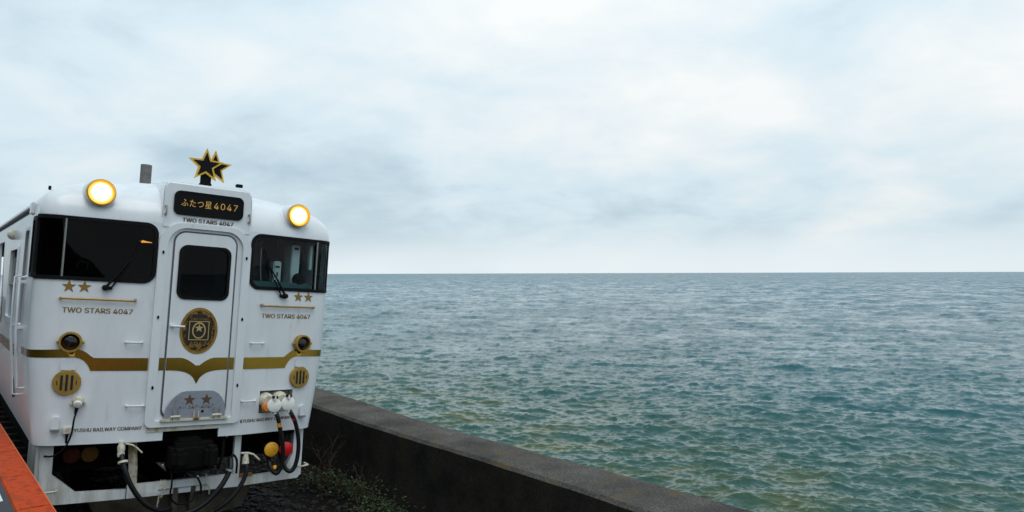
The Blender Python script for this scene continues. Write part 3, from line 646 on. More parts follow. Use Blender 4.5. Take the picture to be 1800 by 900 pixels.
# front windows
for sg, P in ((1, fwin), (-1, fwinL)):
    lab = 'windscreen'
    z0, z1 = 2.555, 3.125; a0, a1 = 0.475, s_of_y(Y_SIDE - 0.03)
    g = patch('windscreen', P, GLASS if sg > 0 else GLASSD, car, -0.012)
    po = rrect(a0 - 0.016, a1 + 0.012, z0 - 0.016, z1 + 0.016, (0.115, 0.04, 0.04, 0.115), 8); pi = rrect(a0 + 0.018, a1 - 0.014, z0 + 0.02, z1 - 0.02, (0.09, 0.02, 0.02, 0.09), 8)
    if sg < 0: po = [(-a, b) for a, b in po][::-1]; pi = [(-a, b) for a, b in pi][::-1]
    patch('gasket', po, BLACK, g, 0.012, [pi], 0.03)
    d0 = sg * 1.243; zs = np.linspace(z0 + 0.015, z1 - 0.012, 5)
    V = [tuple(p) for p in surf(np.full(5, sx(d0)), zs, 0.012)]
    tube('divider', V, 0.0105, mat('divider_steel', (0.30, 0.30, 0.29), 0.4, 0.7), g, 8)
    # side quarter light and crew windows
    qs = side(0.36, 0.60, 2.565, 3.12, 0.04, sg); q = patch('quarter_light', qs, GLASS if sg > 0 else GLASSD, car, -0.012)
    qo, qi = side(0.345, 0.615, 2.55, 3.135, 0.05, sg), side(0.385, 0.575, 2.59, 3.095, 0.03, sg); patch('gasket', qo, BLACK, q, 0.010, [qi], 0.03)
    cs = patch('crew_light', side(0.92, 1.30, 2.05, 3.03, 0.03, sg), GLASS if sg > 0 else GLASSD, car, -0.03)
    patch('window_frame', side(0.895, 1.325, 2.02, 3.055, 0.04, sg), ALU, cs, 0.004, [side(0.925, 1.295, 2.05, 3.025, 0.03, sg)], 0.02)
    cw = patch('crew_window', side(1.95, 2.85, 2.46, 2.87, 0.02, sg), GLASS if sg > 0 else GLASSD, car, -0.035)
    patch('lower_panel', side(1.95, 2.85, 2.07, 2.455, 0.02, sg), GREY, cw, -0.03)
    patch('window_frame', side(1.90, 2.90, 2.02, 2.91, 0.05, sg), PAINT, cw, 0.012, [side(1.96, 2.84, 2.08, 2.86, 0.03, sg)], 0.03)
    patch('sash_bar', side(1.95, 2.85, 2.455, 2.49, 0.003, sg), ALU, cw, 0.0, (), 0.02)
    pd = patch('passenger_door', side(4.05, 5.05, 1.25, 3.02, 0.05, sg), PAINT, car, -0.06, [side(4.25, 4.85, 1.9, 2.9, 0.05, sg)], 0.03)
    patch('door_glass', side(4.25, 4.85, 1.9, 2.9, 0.05, sg), GLASSD, pd, -0.07)
    for k in range(7):
        y = 6.2 + 1.9 * k; sw = patch('side_window', side(y, y + 1.3, 2.05, 2.92, 0.06, sg), GLASSD, car, -0.02)
        patch('window_frame', side(y - 0.03, y + 1.33, 2.02, 2.95, 0.07, sg), ALU, sw, 0.006, [side(y + 0.02, y + 1.28, 2.07, 2.90, 0.04, sg)], 0.02)
    for (ya, yb, za, zb) in ((1.36, 1.36, 2.56, 1.32), (0.82, 0.82, 2.55, 1.45)):
        xa, xb = sg * (hw(za) + 0.055), sg * (hw(zb) + 0.055)
        rl = tube('handrail', [(sg * hw(za), ya, za), (xa, ya, za - 0.01), (sg * (hw(2.0) + .055), ya, 2.0), (xb, yb, zb + 0.01), (sg * hw(zb), yb, zb)], 0.013, STEELW if sg > 0 else PAINT, car, 8)
        for zz_ in (2.05, 2.5): box('rail_bracket', (min(sg * hw(zz_), sg * (hw(zz_) + 0.05)), ya - 0.012, zz_ - 0.015), (max(sg * hw(zz_), sg * (hw(zz_) + 0.05)), ya + 0.012, zz_ + 0.015), PAINT, rl)
    lathe('side_lamp', [(0.055, 0), (0.06, 0.03), (0.045, 0.06), (0.02, 0.075), (0, 0.078)], (sg * 1.448, 2.65, 3.045), (sg, 0, 0), CREAM, car, 16)

# door with its frame
lv = [('gangway_frame', rrect(-0.456, 0.456, 1.135, 3.172, (0.06, 0.06, 0.235, 0.235), 10), rrect(-0.372, 0.372, 1.195, 3.122, (0.02, 0.02, 0.18, 0.18), 10), -0.032, 0.045)]
gf = None
for nm, o_, i_, y, th in lv:
    gf = plate(nm, o_, y, th, PAINT, car, [i_])
md = gf.modifiers.new('soft_edges', 'BEVEL'); md.width = 0.008; md.segments = 2; md.limit_method = 'ANGLE'
gi = plate('frame_step', rrect(-0.373, 0.373, 1.19, 3.124, (0.02, 0.02, 0.18, 0.18), 10), -0.004, 0.03, PAINT, gf, [rrect(-0.306, 0.306, 1.19 + 0.012, 3.085, (0.09, 0.09, 0.11, 0.11), 10)])
RIMG = mat('frame_shadow_grey', (0.10, 0.105, 0.11), 0.6)
plate('frame_shadow_ring', rrect(-0.318, 0.318, 1.205, 3.094, (0.095, 0.095, 0.12, 0.12), 10), -0.009, 0.006, RIMG, gf, [rrect(-0.307, 0.307, 1.216, 3.084, (0.09, 0.09, 0.11, 0.11), 10)])  # grey ring paints the shadow line between frame and door
for x in (-0.411, 0.411):
    for z in (2.86, 2.215, 1.525):
        lathe('frame_bolt', [(0.014, 0), (0.014, 0.006), (0.008, 0.010), (0, 0.010)], (x, -0.032, z), (0, -1, 0), BLACK, gf, 10, (0.75, 1.3))
dw = rrect(-0.257, 0.257, 2.402, 2.955, 0.085, 8)
door = plate('gangway_door', rrect(-0.301, 0.301, 1.225, 3.078, (0.085, 0.085, 0.105, 0.105), 10), -0.012, 0.03, PAINT, car, [rrect(-0.24, 0.24, 2.42, 2.937, 0.075, 8)])
md = door.modifiers.new('soft_edges', 'BEVEL'); md.width = 0.006; md.segments = 2; md.limit_method = 'ANGLE'
dg_ = plate('door_window', rrect(-0.245, 0.245, 2.415, 2.942, 0.075, 8), 0.0, 0.004, GLASSD, door)
plate('door_gasket', dw, -0.022, 0.016, BLACK, door, [rrect(-0.228, 0.228, 2.43, 2.927, 0.068, 8)])
DIMW = mat('glowing_wood_post', (0.30, 0.10, 0.03), 0.5, emit=(1.0, 0.35, 0.06), estr=0.12)  # emission puts a faint warm glow into the wooden post
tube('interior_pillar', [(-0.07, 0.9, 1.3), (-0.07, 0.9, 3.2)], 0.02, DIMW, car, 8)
hd = tube('door_handle', [(-0.275, -0.013, 2.132), (-0.275, -0.05, 2.132), (-0.16, -0.052, 2.128)], [0.012, 0.012, 0.011], PAINT, door, 8)
lathe('handle_rose', [(0.024, 0), (0.022, 0.012), (0, 0.013)], (-0.275, -0.012, 2.135), (0, -1, 0), PAINT, hd, 14)

# sign box with the destination panel
def sign_box():
    bm = bmesh.new(); f_ = [(-0.448, 3.10), (0.448, 3.10), (0.442, 3.47), (0.43, 3.555), (0.40, 3.585), (-0.40, 3.585), (-0.43, 3.555), (-0.442, 3.47)]
    A = [bm.verts.new((x, -0.012 + max(0, z - 3.5) * 0.25, z)) for x, z in f_]; B = [bm.verts.new((x * 0.96, 0.95, z + (0.075 if z > 3.5 else 0.0))) for x, z in f_]; n = len(f_)
    bm.faces.new(A); bm.faces.new(B[::-1])
    for k in range(n): bm.faces.new((A[k], B[k], B[(k + 1) % n], A[(k + 1) % n]))
    return bmobj('sign_box', bm, PAINT, car, True, 0.022, 3)
sb = sign_box()
sp_ = plate('destination_panel', rrect(-0.336, 0.336, 3.262, 3.488, 0.052, 8), -0.018, 0.012, BLACKG, sb)
plate('panel_rim', rrect(-0.345, 0.345, 3.253, 3.497, 0.06, 8), -0.024, 0.015, BLACK, sb, [rrect(-0.326, 0.326, 3.272, 3.478, 0.045, 8)])
LED = mat('amber_lettering', (0.62, 0.36, 0.07), 0.5, emit=(0.9, 0.5, 0.08), estr=0.12)
text('panel_lettering', '\u3075\u305f\u3064\u661f', -0.278, 0.018, 3.343, 3.417, LED, sp_, flat(-0.0195), 0.004, space=1.15)
text('panel_lettering', '4047', 0.042, 0.283, 3.346, 3.413, LED, sp_, flat(-0.0195), 0.002, space=1.15)
text('name_lettering', 'TWO STARS 4047', -0.254, 0.254, 3.186, 3.228, BROWNT, sb, flat(-0.0145), 0.028)
for sg in (-1, 1):
    h = tube('grab_handle', [(sg * 0.414, -0.01, 3.325), (sg * 0.414, -0.045, 3.322), (sg * 0.414, -0.045, 3.247), (sg * 0.414, -0.01, 3.243)], 0.008, STEELW, sb, 8)
    for z in (3.325, 3.243): lathe('handle_boss', [(0.015, 0), (0.013, 0.008), (0, 0.009)], (sg * 0.414, -0.012, z), (0, -1, 0), STEELW, h, 10)

# star emblem on the roof
em = empty('star_emblem', (0, 0, 0), car)
STARB = mat('star_black', (0.004, 0.004, 0.007), 0.5, spec=0.15); STARY = mat('star_gold_edge', (0.78, 0.46, 0.04), 0.45, 0.1, var=0.2, vscale=30)
for cx, y in ((0.0, 0.22), (0.104, 0.275)):
    o = plate('emblem_star', star(cx, 3.825, 0.186, 0.080), y, 0.03, STARY, em)
    plate('star_field', star(cx, 3.825, 0.142, 0.0585), y - 0.004, 0.003, STARB, em)
box('emblem_post', (-0.03, 0.27, 3.56), (0.075, 0.31, 3.75), BLACK, em, 0.005)
box('emblem_foot', (-0.035, 0.255, 3.62), (0.08, 0.325, 3.642), BLACK, em, 0.004)
lathe('exhaust_pipe', [(0.062, 0), (0.062, 0.56), (0.054, 0.562), (0.05, 0.4)], (-0.015, 3.0, 3.6), (0, 0.03, 1), mat('exhaust_steel', (0.17, 0.155, 0.15), 0.6, 0.3, var=0.4, vscale=18), car, 20, (1.15, 1))
nb = box('roof_antenna', (0.33, 0.22, 3.64), (0.40, 0.27, 3.675), BLACK, car, 0.006)
lathe('antenna_knob', [(0.018, 0), (0.012, 0.02), (0, 0.022)], (0.365, 0.245, 3.672), (0, 0, 1), BLACK, nb, 10)
box('roof_stud', (-1.37, 0.5, 3.405), (-1.345, 0.52, 3.445), BLACK, car, 0.003)

# lamps
LENS = mat('lit_headlight', (1, 0.9, 0.7), 0.3, emit=(1.0, 0.70, 0.24), estr=2.6)
CORE = mat('headlight_core', (1, 0.9, 0.7), 0.3, emit=(1.0, 0.86, 0.52), estr=4.0)
REFL = mat('lit_reflector', (0.9, 0.6, 0.2), 0.25, emit=(1.0, 0.50, 0.07), estr=1.25)
RIMH = mat('headlight_gold_rim', (0.62, 0.36, 0.05), 0.3, 0.7)
SMOKE = mat('smoked_tail_lens', (0.012, 0.006, 0.006), 0.15)
SLOT = mat('grille_slot', (0.010, 0.009, 0.008), 0.7)
for sg in (-1, 1):
    b_ = Vector((sg * 0.984, 0.05, 3.389)); ax = Vector((0.0, -1, 0.0))
    fair = lathe('lamp_fairing', [(0.14, -0.30), (0.135, -0.10), (0.130, -0.035), (0.124, -0.02), (0.0, -0.02)], b_, ax, PAINT, car, 40)
    hl = lathe('headlight', [(0.128, -0.05), (0.129, 0.004), (0.124, 0.02), (0.116, 0.022), (0.111, 0.012), (0.107, -0.016), (0.0, -0.016)], b_, ax, RIMH, car, 40)
    lathe('reflector', [(0.1075, -0.012), (0.1075, -0.004), (0.095, 0.003), (0.082, 0.004), (0.0, 0.004)], b_, ax, REFL, hl, 36)
    lathe('lamp_core', [(0.052, 0.018), (0.052, 0.024), (0.03, 0.0285), (0.0, 0.030)], b_, ax, CORE, hl, 24)
    lathe('lens', [(0.088, 0.002), (0.088, 0.008), (0.07, 0.017), (0.045, 0.024), (0.02, 0.028), (0.0, 0.0285)], b_, ax, LENS, hl, 32)
    p = Vector(surf(sx(sg * 1.125, 1.96), 1.96)); ax = Vector((sg * 0.16, -1, 0))
    tl = lathe('tail_light', [(0.098, -0.03), (0.096, 0.03), (0.098, 0.05), (0.092, 0.062), (0.078, 0.062), (0.074, 0.02), (0, 0.02)], p, ax, GOLDP, car, 36)
    lathe('lens', [(0.0745, 0.021), (0.0745, 0.028), (0.055, 0.044), (0.03, 0.052), (0, 0.054)], p, ax, SMOKE, tl, 28)
    for q in (-1, 1):
        c = Vector(surf(sx(sg * 1.125 + q * 0.101, 1.96), 1.96, 0.03)); lathe('clamp_lug', [(0.014, -0.02), (0.014, 0.014), (0.006, 0.018), (0, 0.018)], c, ax, GOLDP, tl, 10)
    p = Vector(surf(sx(sg * 1.127, 1.583), 1.583)); ax = Vector((sg * 0.16, -1, 0)); ux = Vector((1, sg * 0.16, 0)).normalized()
    gr = lathe('horn_grille', [(0.118, -0.03), (0.118, 0.022), (0.112, 0.03), (0.0, 0.032)], p, ax, GOLDP, car, 36)
    for k, hgt in ((-0.042, 0.068), (0, 0.076), (0.042, 0.068), (-0.078, 0.02), (0.078, 0.02)):
        q = p + ux * k + ax.normalized() * 0.031; wd = 0.0105 if abs(k) < 0.07 else 0.004
        V = [q + ux * a + Vector((0, 0, z)) + ax.normalized() * d for d in (0.0, 0.0035) for a, z in ((-wd, -hgt), (wd, -hgt), (wd, hgt), (-wd, hgt))]
        mesh('grille_slot', V, [(0, 1, 2, 3), (4, 5, 6, 7), (0, 1, 5, 4), (1, 2, 6, 5), (2, 3, 7, 6), (3, 0, 4, 7)], SLOT, gr)
    hb = patch('bracket_plate', mapx(rrect(*sorted((sg * 1.065, sg * 1.185)), 1.70, 1.795, 0.006, 2)), PAINT, car, 0.02, (), 0.022)

# gold band
def band():
    for sg in (-1, 1):
        top = [(0.462, 1.813), (0.90, 1.811), (0.925, 1.812), (0.955, 1.832), (0.99, 1.862), (1.03, 1.885), (1.08, 1.893), (1.20, 1.890), (1.33, 1.884)]
        bot = [(1.33, 1.811), (1.16, 1.814), (1.08, 1.815), (1.04, 1.806), (1.005, 1.785), (0.975, 1.750), (0.955, 1.715), (0.945, 1.690), (0.462, 1.690)]
        se = s_of_y(0.30)
        P = mapx(top) + [(se - 0.1, 1.880), (se, 1.876), (se + 0.55, 1.86), (se + 0.55, 1.79), (se, 1.806), (se - 0.1, 1.809)] + mapx(bot)
        if sg < 0: P = [(-a, b) for a, b in P][::-1]
        patch('gold_band', P, GOLD, car, 0.004)
        Q = rrect(*sorted((sg * 0.318, sg * 0.366)), 1.690, 1.814, 0.001, 1); plate('gold_band', Q, -0.0065, 0, GOLD, car)
        patch('gold_band', side(1.6, 3.9, 1.70, 1.82, 0.002, sg), GOLD, car, 0.0025); patch('gold_band', side(5.1, 20.5, 1.70, 1.82, 0.002, sg), GOLD, car, 0.0025)
    arc = []
    for k in range(9): t = k / 8; arc.append((-0.17 + 0.155 * t - 0.005, 1.815 - 0.078 * t ** 1.8))
    top = [(-0.2995, 1.815), (-0.19, 1.815)] + arc[1:]; top = top + [(-x, z) for x, z in top[::-1]]
    low = []
    for k in range(11): t = k / 10; low.append((0.255 - 0.247 * (1 - (1 - t) ** 1.6) , 1.688 - 0.138 * t ** 2.2))
    low = [(0.2995, 1.690), (0.26, 1.690)] + low[1:-1] + [(0.0, 1.548)]; low = low + [(-x, z) for x, z in low[:-1][::-1]]
    plate('heart_band', top + low, -0.0145, 0, GOLD, door)
band()

# lettering, stars, rods, rungs
for sg in (-1, 1):
    a, b = sorted((sg * 0.63, sg * 1.216))
    text('name_lettering', 'TWO STARS 4047', a, b, 2.235, 2.283, GOLDT, car, on_face(0.003), 0.022)
    for x in (1.052, 1.177):
        patch('gold_star', mapx(star(sg * x, 2.478, 0.062, 0.0255)), GOLDT, car, 0.003)
    zr = 2.366
    rod = tube('gold_rod', [Vector(surf(sx(sg * x), zr, 0.03)) for x in (0.612, 0.93, 1.24)], 0.0095, GOLDP, car, 8)
    for x in (0.618, 1.236): tube('rod_stud', [Vector(surf(sx(sg * x), zr + (0.012 if x < 0.7 else 0), -0.01)), Vector(surf(sx(sg * x), zr + (0.012 if x < 0.7 else 0), 0.042))], 0.012, STEELW if x < 0.7 else GOLDP, rod, 8)
    for (x0_, x1_, z) in ((0.53, 0.668, 1.965), (0.476, 0.62, 1.354)):
        pts = [Vector(surf(sx(sg * x0_, z), z, o)) for o in (-0.01, 0.035, 0.045)]; pe_ = [Vector(surf(sx(sg * x1_, z), z, o)) for o in (0.045, 0.035, -0.01)]
        tube('foot_rung', pts[:2] + [pts[2] + Vector((sg * .008, 0, 0)), pe_[0] - Vector((sg * .008, 0, 0))] + pe_[1:], 0.009, PAINT, car, 8)
    cx = sg * 1.187
    bk_ = patch('lamp_bracket', mapx(rrect(cx - 0.03, cx + 0.03, 1.155, 1.272, (0.004, 0.004, 0.03, 0.03), 5)), PAINT, car, 0.03, (), 0.032)
    bp0 = Vector(surf(sx(cx, 1.15), 1.148, 0.02)); box('bracket_ledge', (bp0.x - 0.036, bp0.y - 0.03, 1.138), (bp0.x + 0.036, bp0.y + 0.03, 1.157), mat('bracket_shadow_grey', (0.2, 0.21, 0.22), 0.6), bk_, 0.003)
COMP = 'KYUSHU RAILWAY COMPANY'
text('company_lettering', COMP, -1.062, -0.470, 1.118, 1.152, BROWNT, car, on_face(0.003), 0.022)
text('company_lettering', COMP, 0.479, 1.068, 1.126, 1.160, BROWNT, car, on_face(0.003), 0.022)

# wipers
for sg in (-1, 1):
    piv = Vector(surf(sx(sg * 0.88), 2.482, 0.03)); tip = Vector(surf(sx(sg * 0.665), 2.80, 0.028)); mid = piv.lerp(tip, 0.5) + Vector((0, -0.02, 0))
    wp = tube('wiper', [piv, mid, tip], [0.013, 0.010, 0.007], BLACK, car, 8)
    tube('wiper_link', [piv + Vector((sg * -0.05, 0, 0.0)), mid + Vector((sg * -0.038, 0.0, 0.012))], 0.008, BLACK, wp, 6)
    lathe('wiper_hub', [(0.028, -0.03), (0.028, 0.012), (0.018, 0.022), (0, 0.023)], piv, (0, -1, 0), BLACK, wp, 14); box('wiper_base', (piv.x - (0.06 if sg > 0 else 0), piv.y - 0.01, 2.465), (piv.x + (0.06 if sg < 0 else 0), piv.y + 0.03, 2.497), BLACK, wp, 0.006)
    tube('wiper_blade', [tip + Vector((sg * -0.06, 0.008, 0.17)), tip + Vector((sg * 0.07, 0.008, -0.17))], 0.006, BLACK, wp, 6)

# oval door badge
EMB = mat('badge_dark', (0.020, 0.012, 0.006), 0.35, 0.2)
bx_, bz_ = -0.012, 2.088
bd = plate('door_badge', ellipse(bx_, bz_, 0.185, 0.236), -0.016, 0.003, mat('badge_gold', (0.33, 0.19, 0.03), 0.4, 0.4, dark=(0.16, 0.075, 0.012), vscale=22), door)
def fine_ring(nm, a, b, th, y, m): plate(nm, ellipse(bx_, bz_, a, b), y, 0, m, bd, [ellipse(bx_, bz_, a - th, b - th)])
fine_ring('badge_ring', 0.160, 0.208, 0.005, -0.0172, EMB)
WREATH = mat('badge_wreath', (0.26, 0.14, 0.022), 0.4, 0.4, dark=(0.022, 0.012, 0.006), vscale=26, dpos=(0.54, 0.53))
plate('badge_wreath', ellipse(bx_, bz_, 0.153, 0.200), -0.0170, 0, WREATH, bd)
plate('badge_field', [(bx_ + x, bz_ + z) for x, z in ((-0.125, -0.09), (-0.085, -0.135), (0.085, -0.135), (0.125, -0.09), (0.125, 0.06), (0.09, 0.13), (0.05, 0.168), (-0.05, 0.168), (-0.09, 0.13), (-0.125, 0.06))], -0.0176, 0, EMB, bd)
BLINE = mat('badge_line', (0.55, 0.40, 0.16), 0.4, 0.4)
plate('badge_square', rrect(bx_ - 0.098, bx_ + 0.098, bz_ - 0.095, bz_ + 0.098, 0.002, 1), -0.0184, 0, BLINE, bd, [rrect(bx_ - 0.091, bx_ + 0.091, bz_ - 0.088, bz_ + 0.091, 0.002, 1)])
fine_o = plate('badge_oval', ellipse(bx_, bz_ + 0.004, 0.066, 0.084), -0.0184, 0, BLINE, bd, [ellipse(bx_, bz_ + 0.002, 0.054, 0.070)])
plate('badge_star', star(bx_, bz_ + 0.026, 0.044, 0.018), -0.0186, 0, BLINE, bd)
text('badge_lettering', 'TWO STARS', bx_ - 0.088, bx_ + 0.088, bz_ + 0.108, bz_ + 0.128, GOLDT, bd, flat(-0.0187), 0.008)
text('badge_lettering', '4047', bx_ - 0.085, bx_ + 0.082, bz_ - 0.152, bz_ - 0.110, GOLDT, bd, flat(-0.0187), 0.012)

# number plate below the door
np_out = [(-0.290, 1.206), (0.300, 1.206), (0.302, 1.28), (0.292, 1.345), (0.262, 1.405), (0.222, 1.450), (0.178, 1.475), (0.13, 1.482), (-0.09, 1.482), (-0.135, 1.474), (-0.185, 1.440), (-0.235, 1.385), (-0.270, 1.325), (-0.287, 1.265)]
npl = plate('number_plate', np_out, -0.040, 0.006, GREY, gf)
for x in (-0.057, 0.107): plate('plate_star', star(x, 1.392, 0.062, 0.0255), -0.0415, 0, BROWNT, npl)
text('plate_lettering', '\u30ad\u30cf', -0.158, -0.088, 1.306, 1.335, BROWNT, npl, flat(-0.0415), 0.004, 0.2)
text('plate_lettering', '147-4047', -0.068, 0.182, 1.306, 1.340, BROWNT, npl, flat(-0.0415), 0.004, 0.25)
lathe('plate_hole', [(0.014, 0), (0.012, 0.004), (0, 0.004)], (0.075, -0.041, 1.275), (0, -1, 0), BLACK, npl, 12)
st_ = box('door_sill', (-0.32, -0.055, 1.186), (0.33, -0.02, 1.212), CREAM, gf, 0.003)
for x in (-0.186, 0.212):
    for dx in (-0.026, 0.026): tube('sill_catch', [(x + dx, -0.058, 1.205), (x + dx, -0.062, 1.315)], 0.0065, STEELW, st_, 8)
    tube('sill_catch', [(x - 0.045, -0.06, 1.235), (x + 0.045, -0.06, 1.235)], 0.014, CREAM, st_, 8); box('sill_lug', (x - 0.055, -0.06, 1.205), (x + 0.055, -0.03, 1.228), CREAM, st_, 0.004)
for dx in (-0.022, 0.022): tube('sill_catch', [(0.012 + dx, -0.058, 1.195), (0.012 + dx, -0.06, 1.285)], 0.006, CREAM, st_, 8)
tube('sill_catch', [(-0.012, -0.06, 1.21), (0.036, -0.06, 1.21)], 0.014, RUST, st_, 8)
# rust streak plate under the sill
patch('sill_fascia', rrect(-0.43, 0.26, 1.088, 1.133, 0.004, 1), mat('rust_streaked_white', (0.62, 0.60, 0.52), 0.5, dark=(0.36, 0.25, 0.12), vscale=5, dpos=(0.50, 0.62)), car, 0.008, (), 0.01)

# jumper socket recess and plugs
rc = [surf(sx(x, z), z, o) for o in (0.0, -0.10) for x, z in ((0.677, 1.208), (1.064, 1.208), (1.064, 1.45), (0.677, 1.45))]
jb = mesh('jumper_recess', rc, [(4, 5, 6, 7), (0, 1, 5, 4), (1, 2, 6, 5), (2, 3, 7, 6), (3, 0, 4, 7)], mat('recess_grey', (0.40, 0.40, 0.38), 0.6, dark=(0.16, 0.14, 0.11), vscale=8), car)
CAP = mat('socket_cap_white', (0.82, 0.80, 0.74), 0.45, var=0.15, vscale=18)
for x, z in ((0.757, 1.355), (0.915, 1.362)):
    p = Vector(surf(sx(x, z), z, -0.08)); ax = Vector((0.10, -1, -0.10))
    sk = lathe('jumper_socket', [(0.080, 0), (0.080, 0.10), (0.07, 0.12), (0.06, 0.15), (0, 0.152)], p, ax, CREAM, jb, 24)
    q = Vector((0.803 if x < 0.9 else 0.962, -0.075 if x < 0.9 else -0.055, 1.306 if x < 0.9 else 1.314)); cp = lathe('socket_cap', [(0.07, 0), (0.075, 0.006), (0.075, 0.016), (0.068, 0.021), (0, 0.022)], q, Vector((-0.12, -1, 0.12)), CAP, jb, 28)
    box('cap_tab', (q.x - 0.012, q.y - 0.035, q.z + 0.05), (q.x + 0.012, q.y - 0.012, q.z + 0.098), CAP, cp, 0.004); box('cap_tab', (q.x + 0.0, q.y - 0.02, q.z - 0.098), (q.x + 0.03, q.y + 0.005, q.z - 0.055), CAP, cp, 0.004)
    tube('cap_hinge', [q + Vector((-0.03, -0.02, 0.09)), q + Vector((0.03, -0.02, 0.085))], 0.014, BLACK, cp, 8)
lathe('socket_seal', [(0.05, 0), (0.055, 0.03), (0.04, 0.05), (0, 0.05)], (0.735, -0.03, 1.285), (0, -1, 0), mat('orange_cap', (0.7, 0.2, 0.02), 0.5), jb, 16)
j1 = tube('jumper_cable', [(0.80, -0.03, 1.26), (0.845, -0.085, 1.19), (0.885, -0.085, 1.05), (0.925, -0.075, 0.90), (0.945, -0.065, 0.76), (0.935, -0.055, 0.63), (0.895, -0.045, 0.57), (0.855, -0.02, 0.60), (0.84, 0.02, 0.66), (0.84, 0.10, 0.74)], 0.0235, HOSE, car, 10, True)
j2 = tube('jumper_cable', [(0.965, -0.02, 1.27), (1.01, -0.07, 1.20), (1.06, -0.07, 1.10), (1.105, -0.06, 0.95), (1.122, -0.05, 0.80), (1.105, -0.045, 0.65), (1.06, -0.035, 0.575), (1.01, -0.01, 0.60), (0.975, 0.03, 0.70), (0.96, 0.10, 0.80)], 0.0235, HOSE, car, 10, True)
tube('cable_tape', [(0.866, -0.0865, 1.12), (0.878, -0.0855, 1.075)], 0.0255, YEL, j1, 10)
tube('cable_tape', [(1.028, -0.071, 1.165), (1.043, -0.0705, 1.135)], 0.0255, RED, j2, 10)
lathe('cable_plug', [(0.016, 0), (0.022, 0.02), (0.014, 0.04), (0, 0.04)], (0.862, -0.06, 0.66), (0, -0.2, -1), YEL, j1, 14)
for x, z, m_, nm in ((0.836, 0.822, YEL, 'yellow_cap'), (1.0, 0.812, RED, 'red_cap'), (-0.80, 0.80, YEL, 'yellow_cap'), (-0.96, 0.80, RED, 'red_cap')):
    yy = 0.02 if x > 0 else 0.62
    d = lathe('hose_valve', [(0.062, 0.0), (0.080, 0.05), (0.080, 0.09), (0.0, 0.09)], (x, yy + 0.07, z), (0, -1, 0), BLACK, car, 24)
    lathe(nm, [(0.076, 0), (0.078, 0.008), (0.06, 0.018), (0, 0.02)], (x, yy - 0.02, z), (0, -1, 0), m_ if x > 0 else mat('shade_dark_' + nm, (0.20, 0.09, 0.01) if m_ is YEL else (0.10, 0.008, 0.006), 0.8, var=0.5, vscale=20), d, 28)  # left caps use darker copies, with the shade put into their colour
    box('valve_arm', (x - 0.025, yy + 0.04, z - 0.03), (x + 0.025, yy + 0.5, z + 0.03), UNDER, d)
# left plug and cord
p = Vector(surf(sx(-1.024, 1.41), 1.41)); sk = lathe('lamp_socket', [(0.035, -0.01), (0.052, 0.01), (0.05, 0.04), (0.036, 0.06), (0, 0.062)], p, (-0.14, -1, 0), CREAM, car, 18)
lathe('socket_cap', [(0.03, 0), (0.036, 0.012), (0.03, 0.03), (0, 0.034)], p + Vector((-0.008, -0.06, -0.015)), (-0.2, -1, -0.4), CAP, sk, 14)
for q in (-1, 1): lathe('socket_lug', [(0.016, 0), (0.014, 0.03), (0, 0.03)], p + Vector((q * 0.05, 0, -0.02)), (0, -1, 0), CREAM, sk, 8)
lathe('cord_boot', [(0.018, 0), (0.016, 0.04), (0.011, 0.075), (0, 0.075)], p + Vector((-0.012, -0.06, -0.04)), (-0.1, 0, -1), BLACK, sk, 10)
tube('lamp_cord', [p + Vector((-0.015, -0.06, -0.10)), (-1.055, -0.005, 1.24), (-1.062, 0.0, 1.13), (-1.09, 0.02, 1.02), (-1.14, 0.06, 0.94), (-1.2, 0.12, 0.90), (-1.26, 0.3, 0.88)], 0.0085, BLACK, car, 8, True)
q = Vector(surf(sx(-1.085, 1.137), 1.137)); pb = box('cord_junction', (q.x - 0.045, q.y - 0.035, 1.108), (q.x + 0.045, q.y + 0.005, 1.168), CREAM, car, 0.006)
tube('cord_tail', [(q.x - 0.005, q.y - 0.015, 1.11), (q.x - 0.005, q.y - 0.01, 1.04), (q.x, q.y + 0.06, 0.97)], [0.014, 0.009, 0.008], BLACK, pb, 8)

# skirt: posts, bars and corner gussets
SKW = mat('skirt_white', (0.72, 0.74, 0.75), 0.4, dark=(0.42, 0.40, 0.34), vscale=7, streak=True, dpos=(0.55, 0.66), coat=0.2)
def bend(P, y0=0.12): return lambda X, Z: np.stack([X, y0 + SW * np.maximum(np.abs(X) - 0.5, 0), Z], -1)
def skirt_plate(name, P, th, m, y0=0.12, parent=car):
    xs = [x for x in (-0.9, -0.5, 0.5, 0.9)]; a = np.array(P)
    V, T = fill2d(P, (), [x for x in xs if a[:, 0].min() < x < a[:, 0].max()], list(np.linspace(a[:, 1].min(), a[:, 1].max(), 4))[1:-1]) if any(a[:, 0].min() < x < a[:, 0].max() for x in xs) else fill2d(P)
    o = mesh(name, bend(P, y0)(V[:, 0], V[:, 1]), [tuple(int(i) for i in t) for t in T], m, parent)
    if sum(p.normal.y * p.area for p in o.data.polygons) > 0: o.data.flip_normals()
    solid(o, th); md = o.modifiers.new('soft_edges', 'BEVEL'); md.width = 0.006; md.segments = 2; md.limit_method = 'ANGLE'; return o
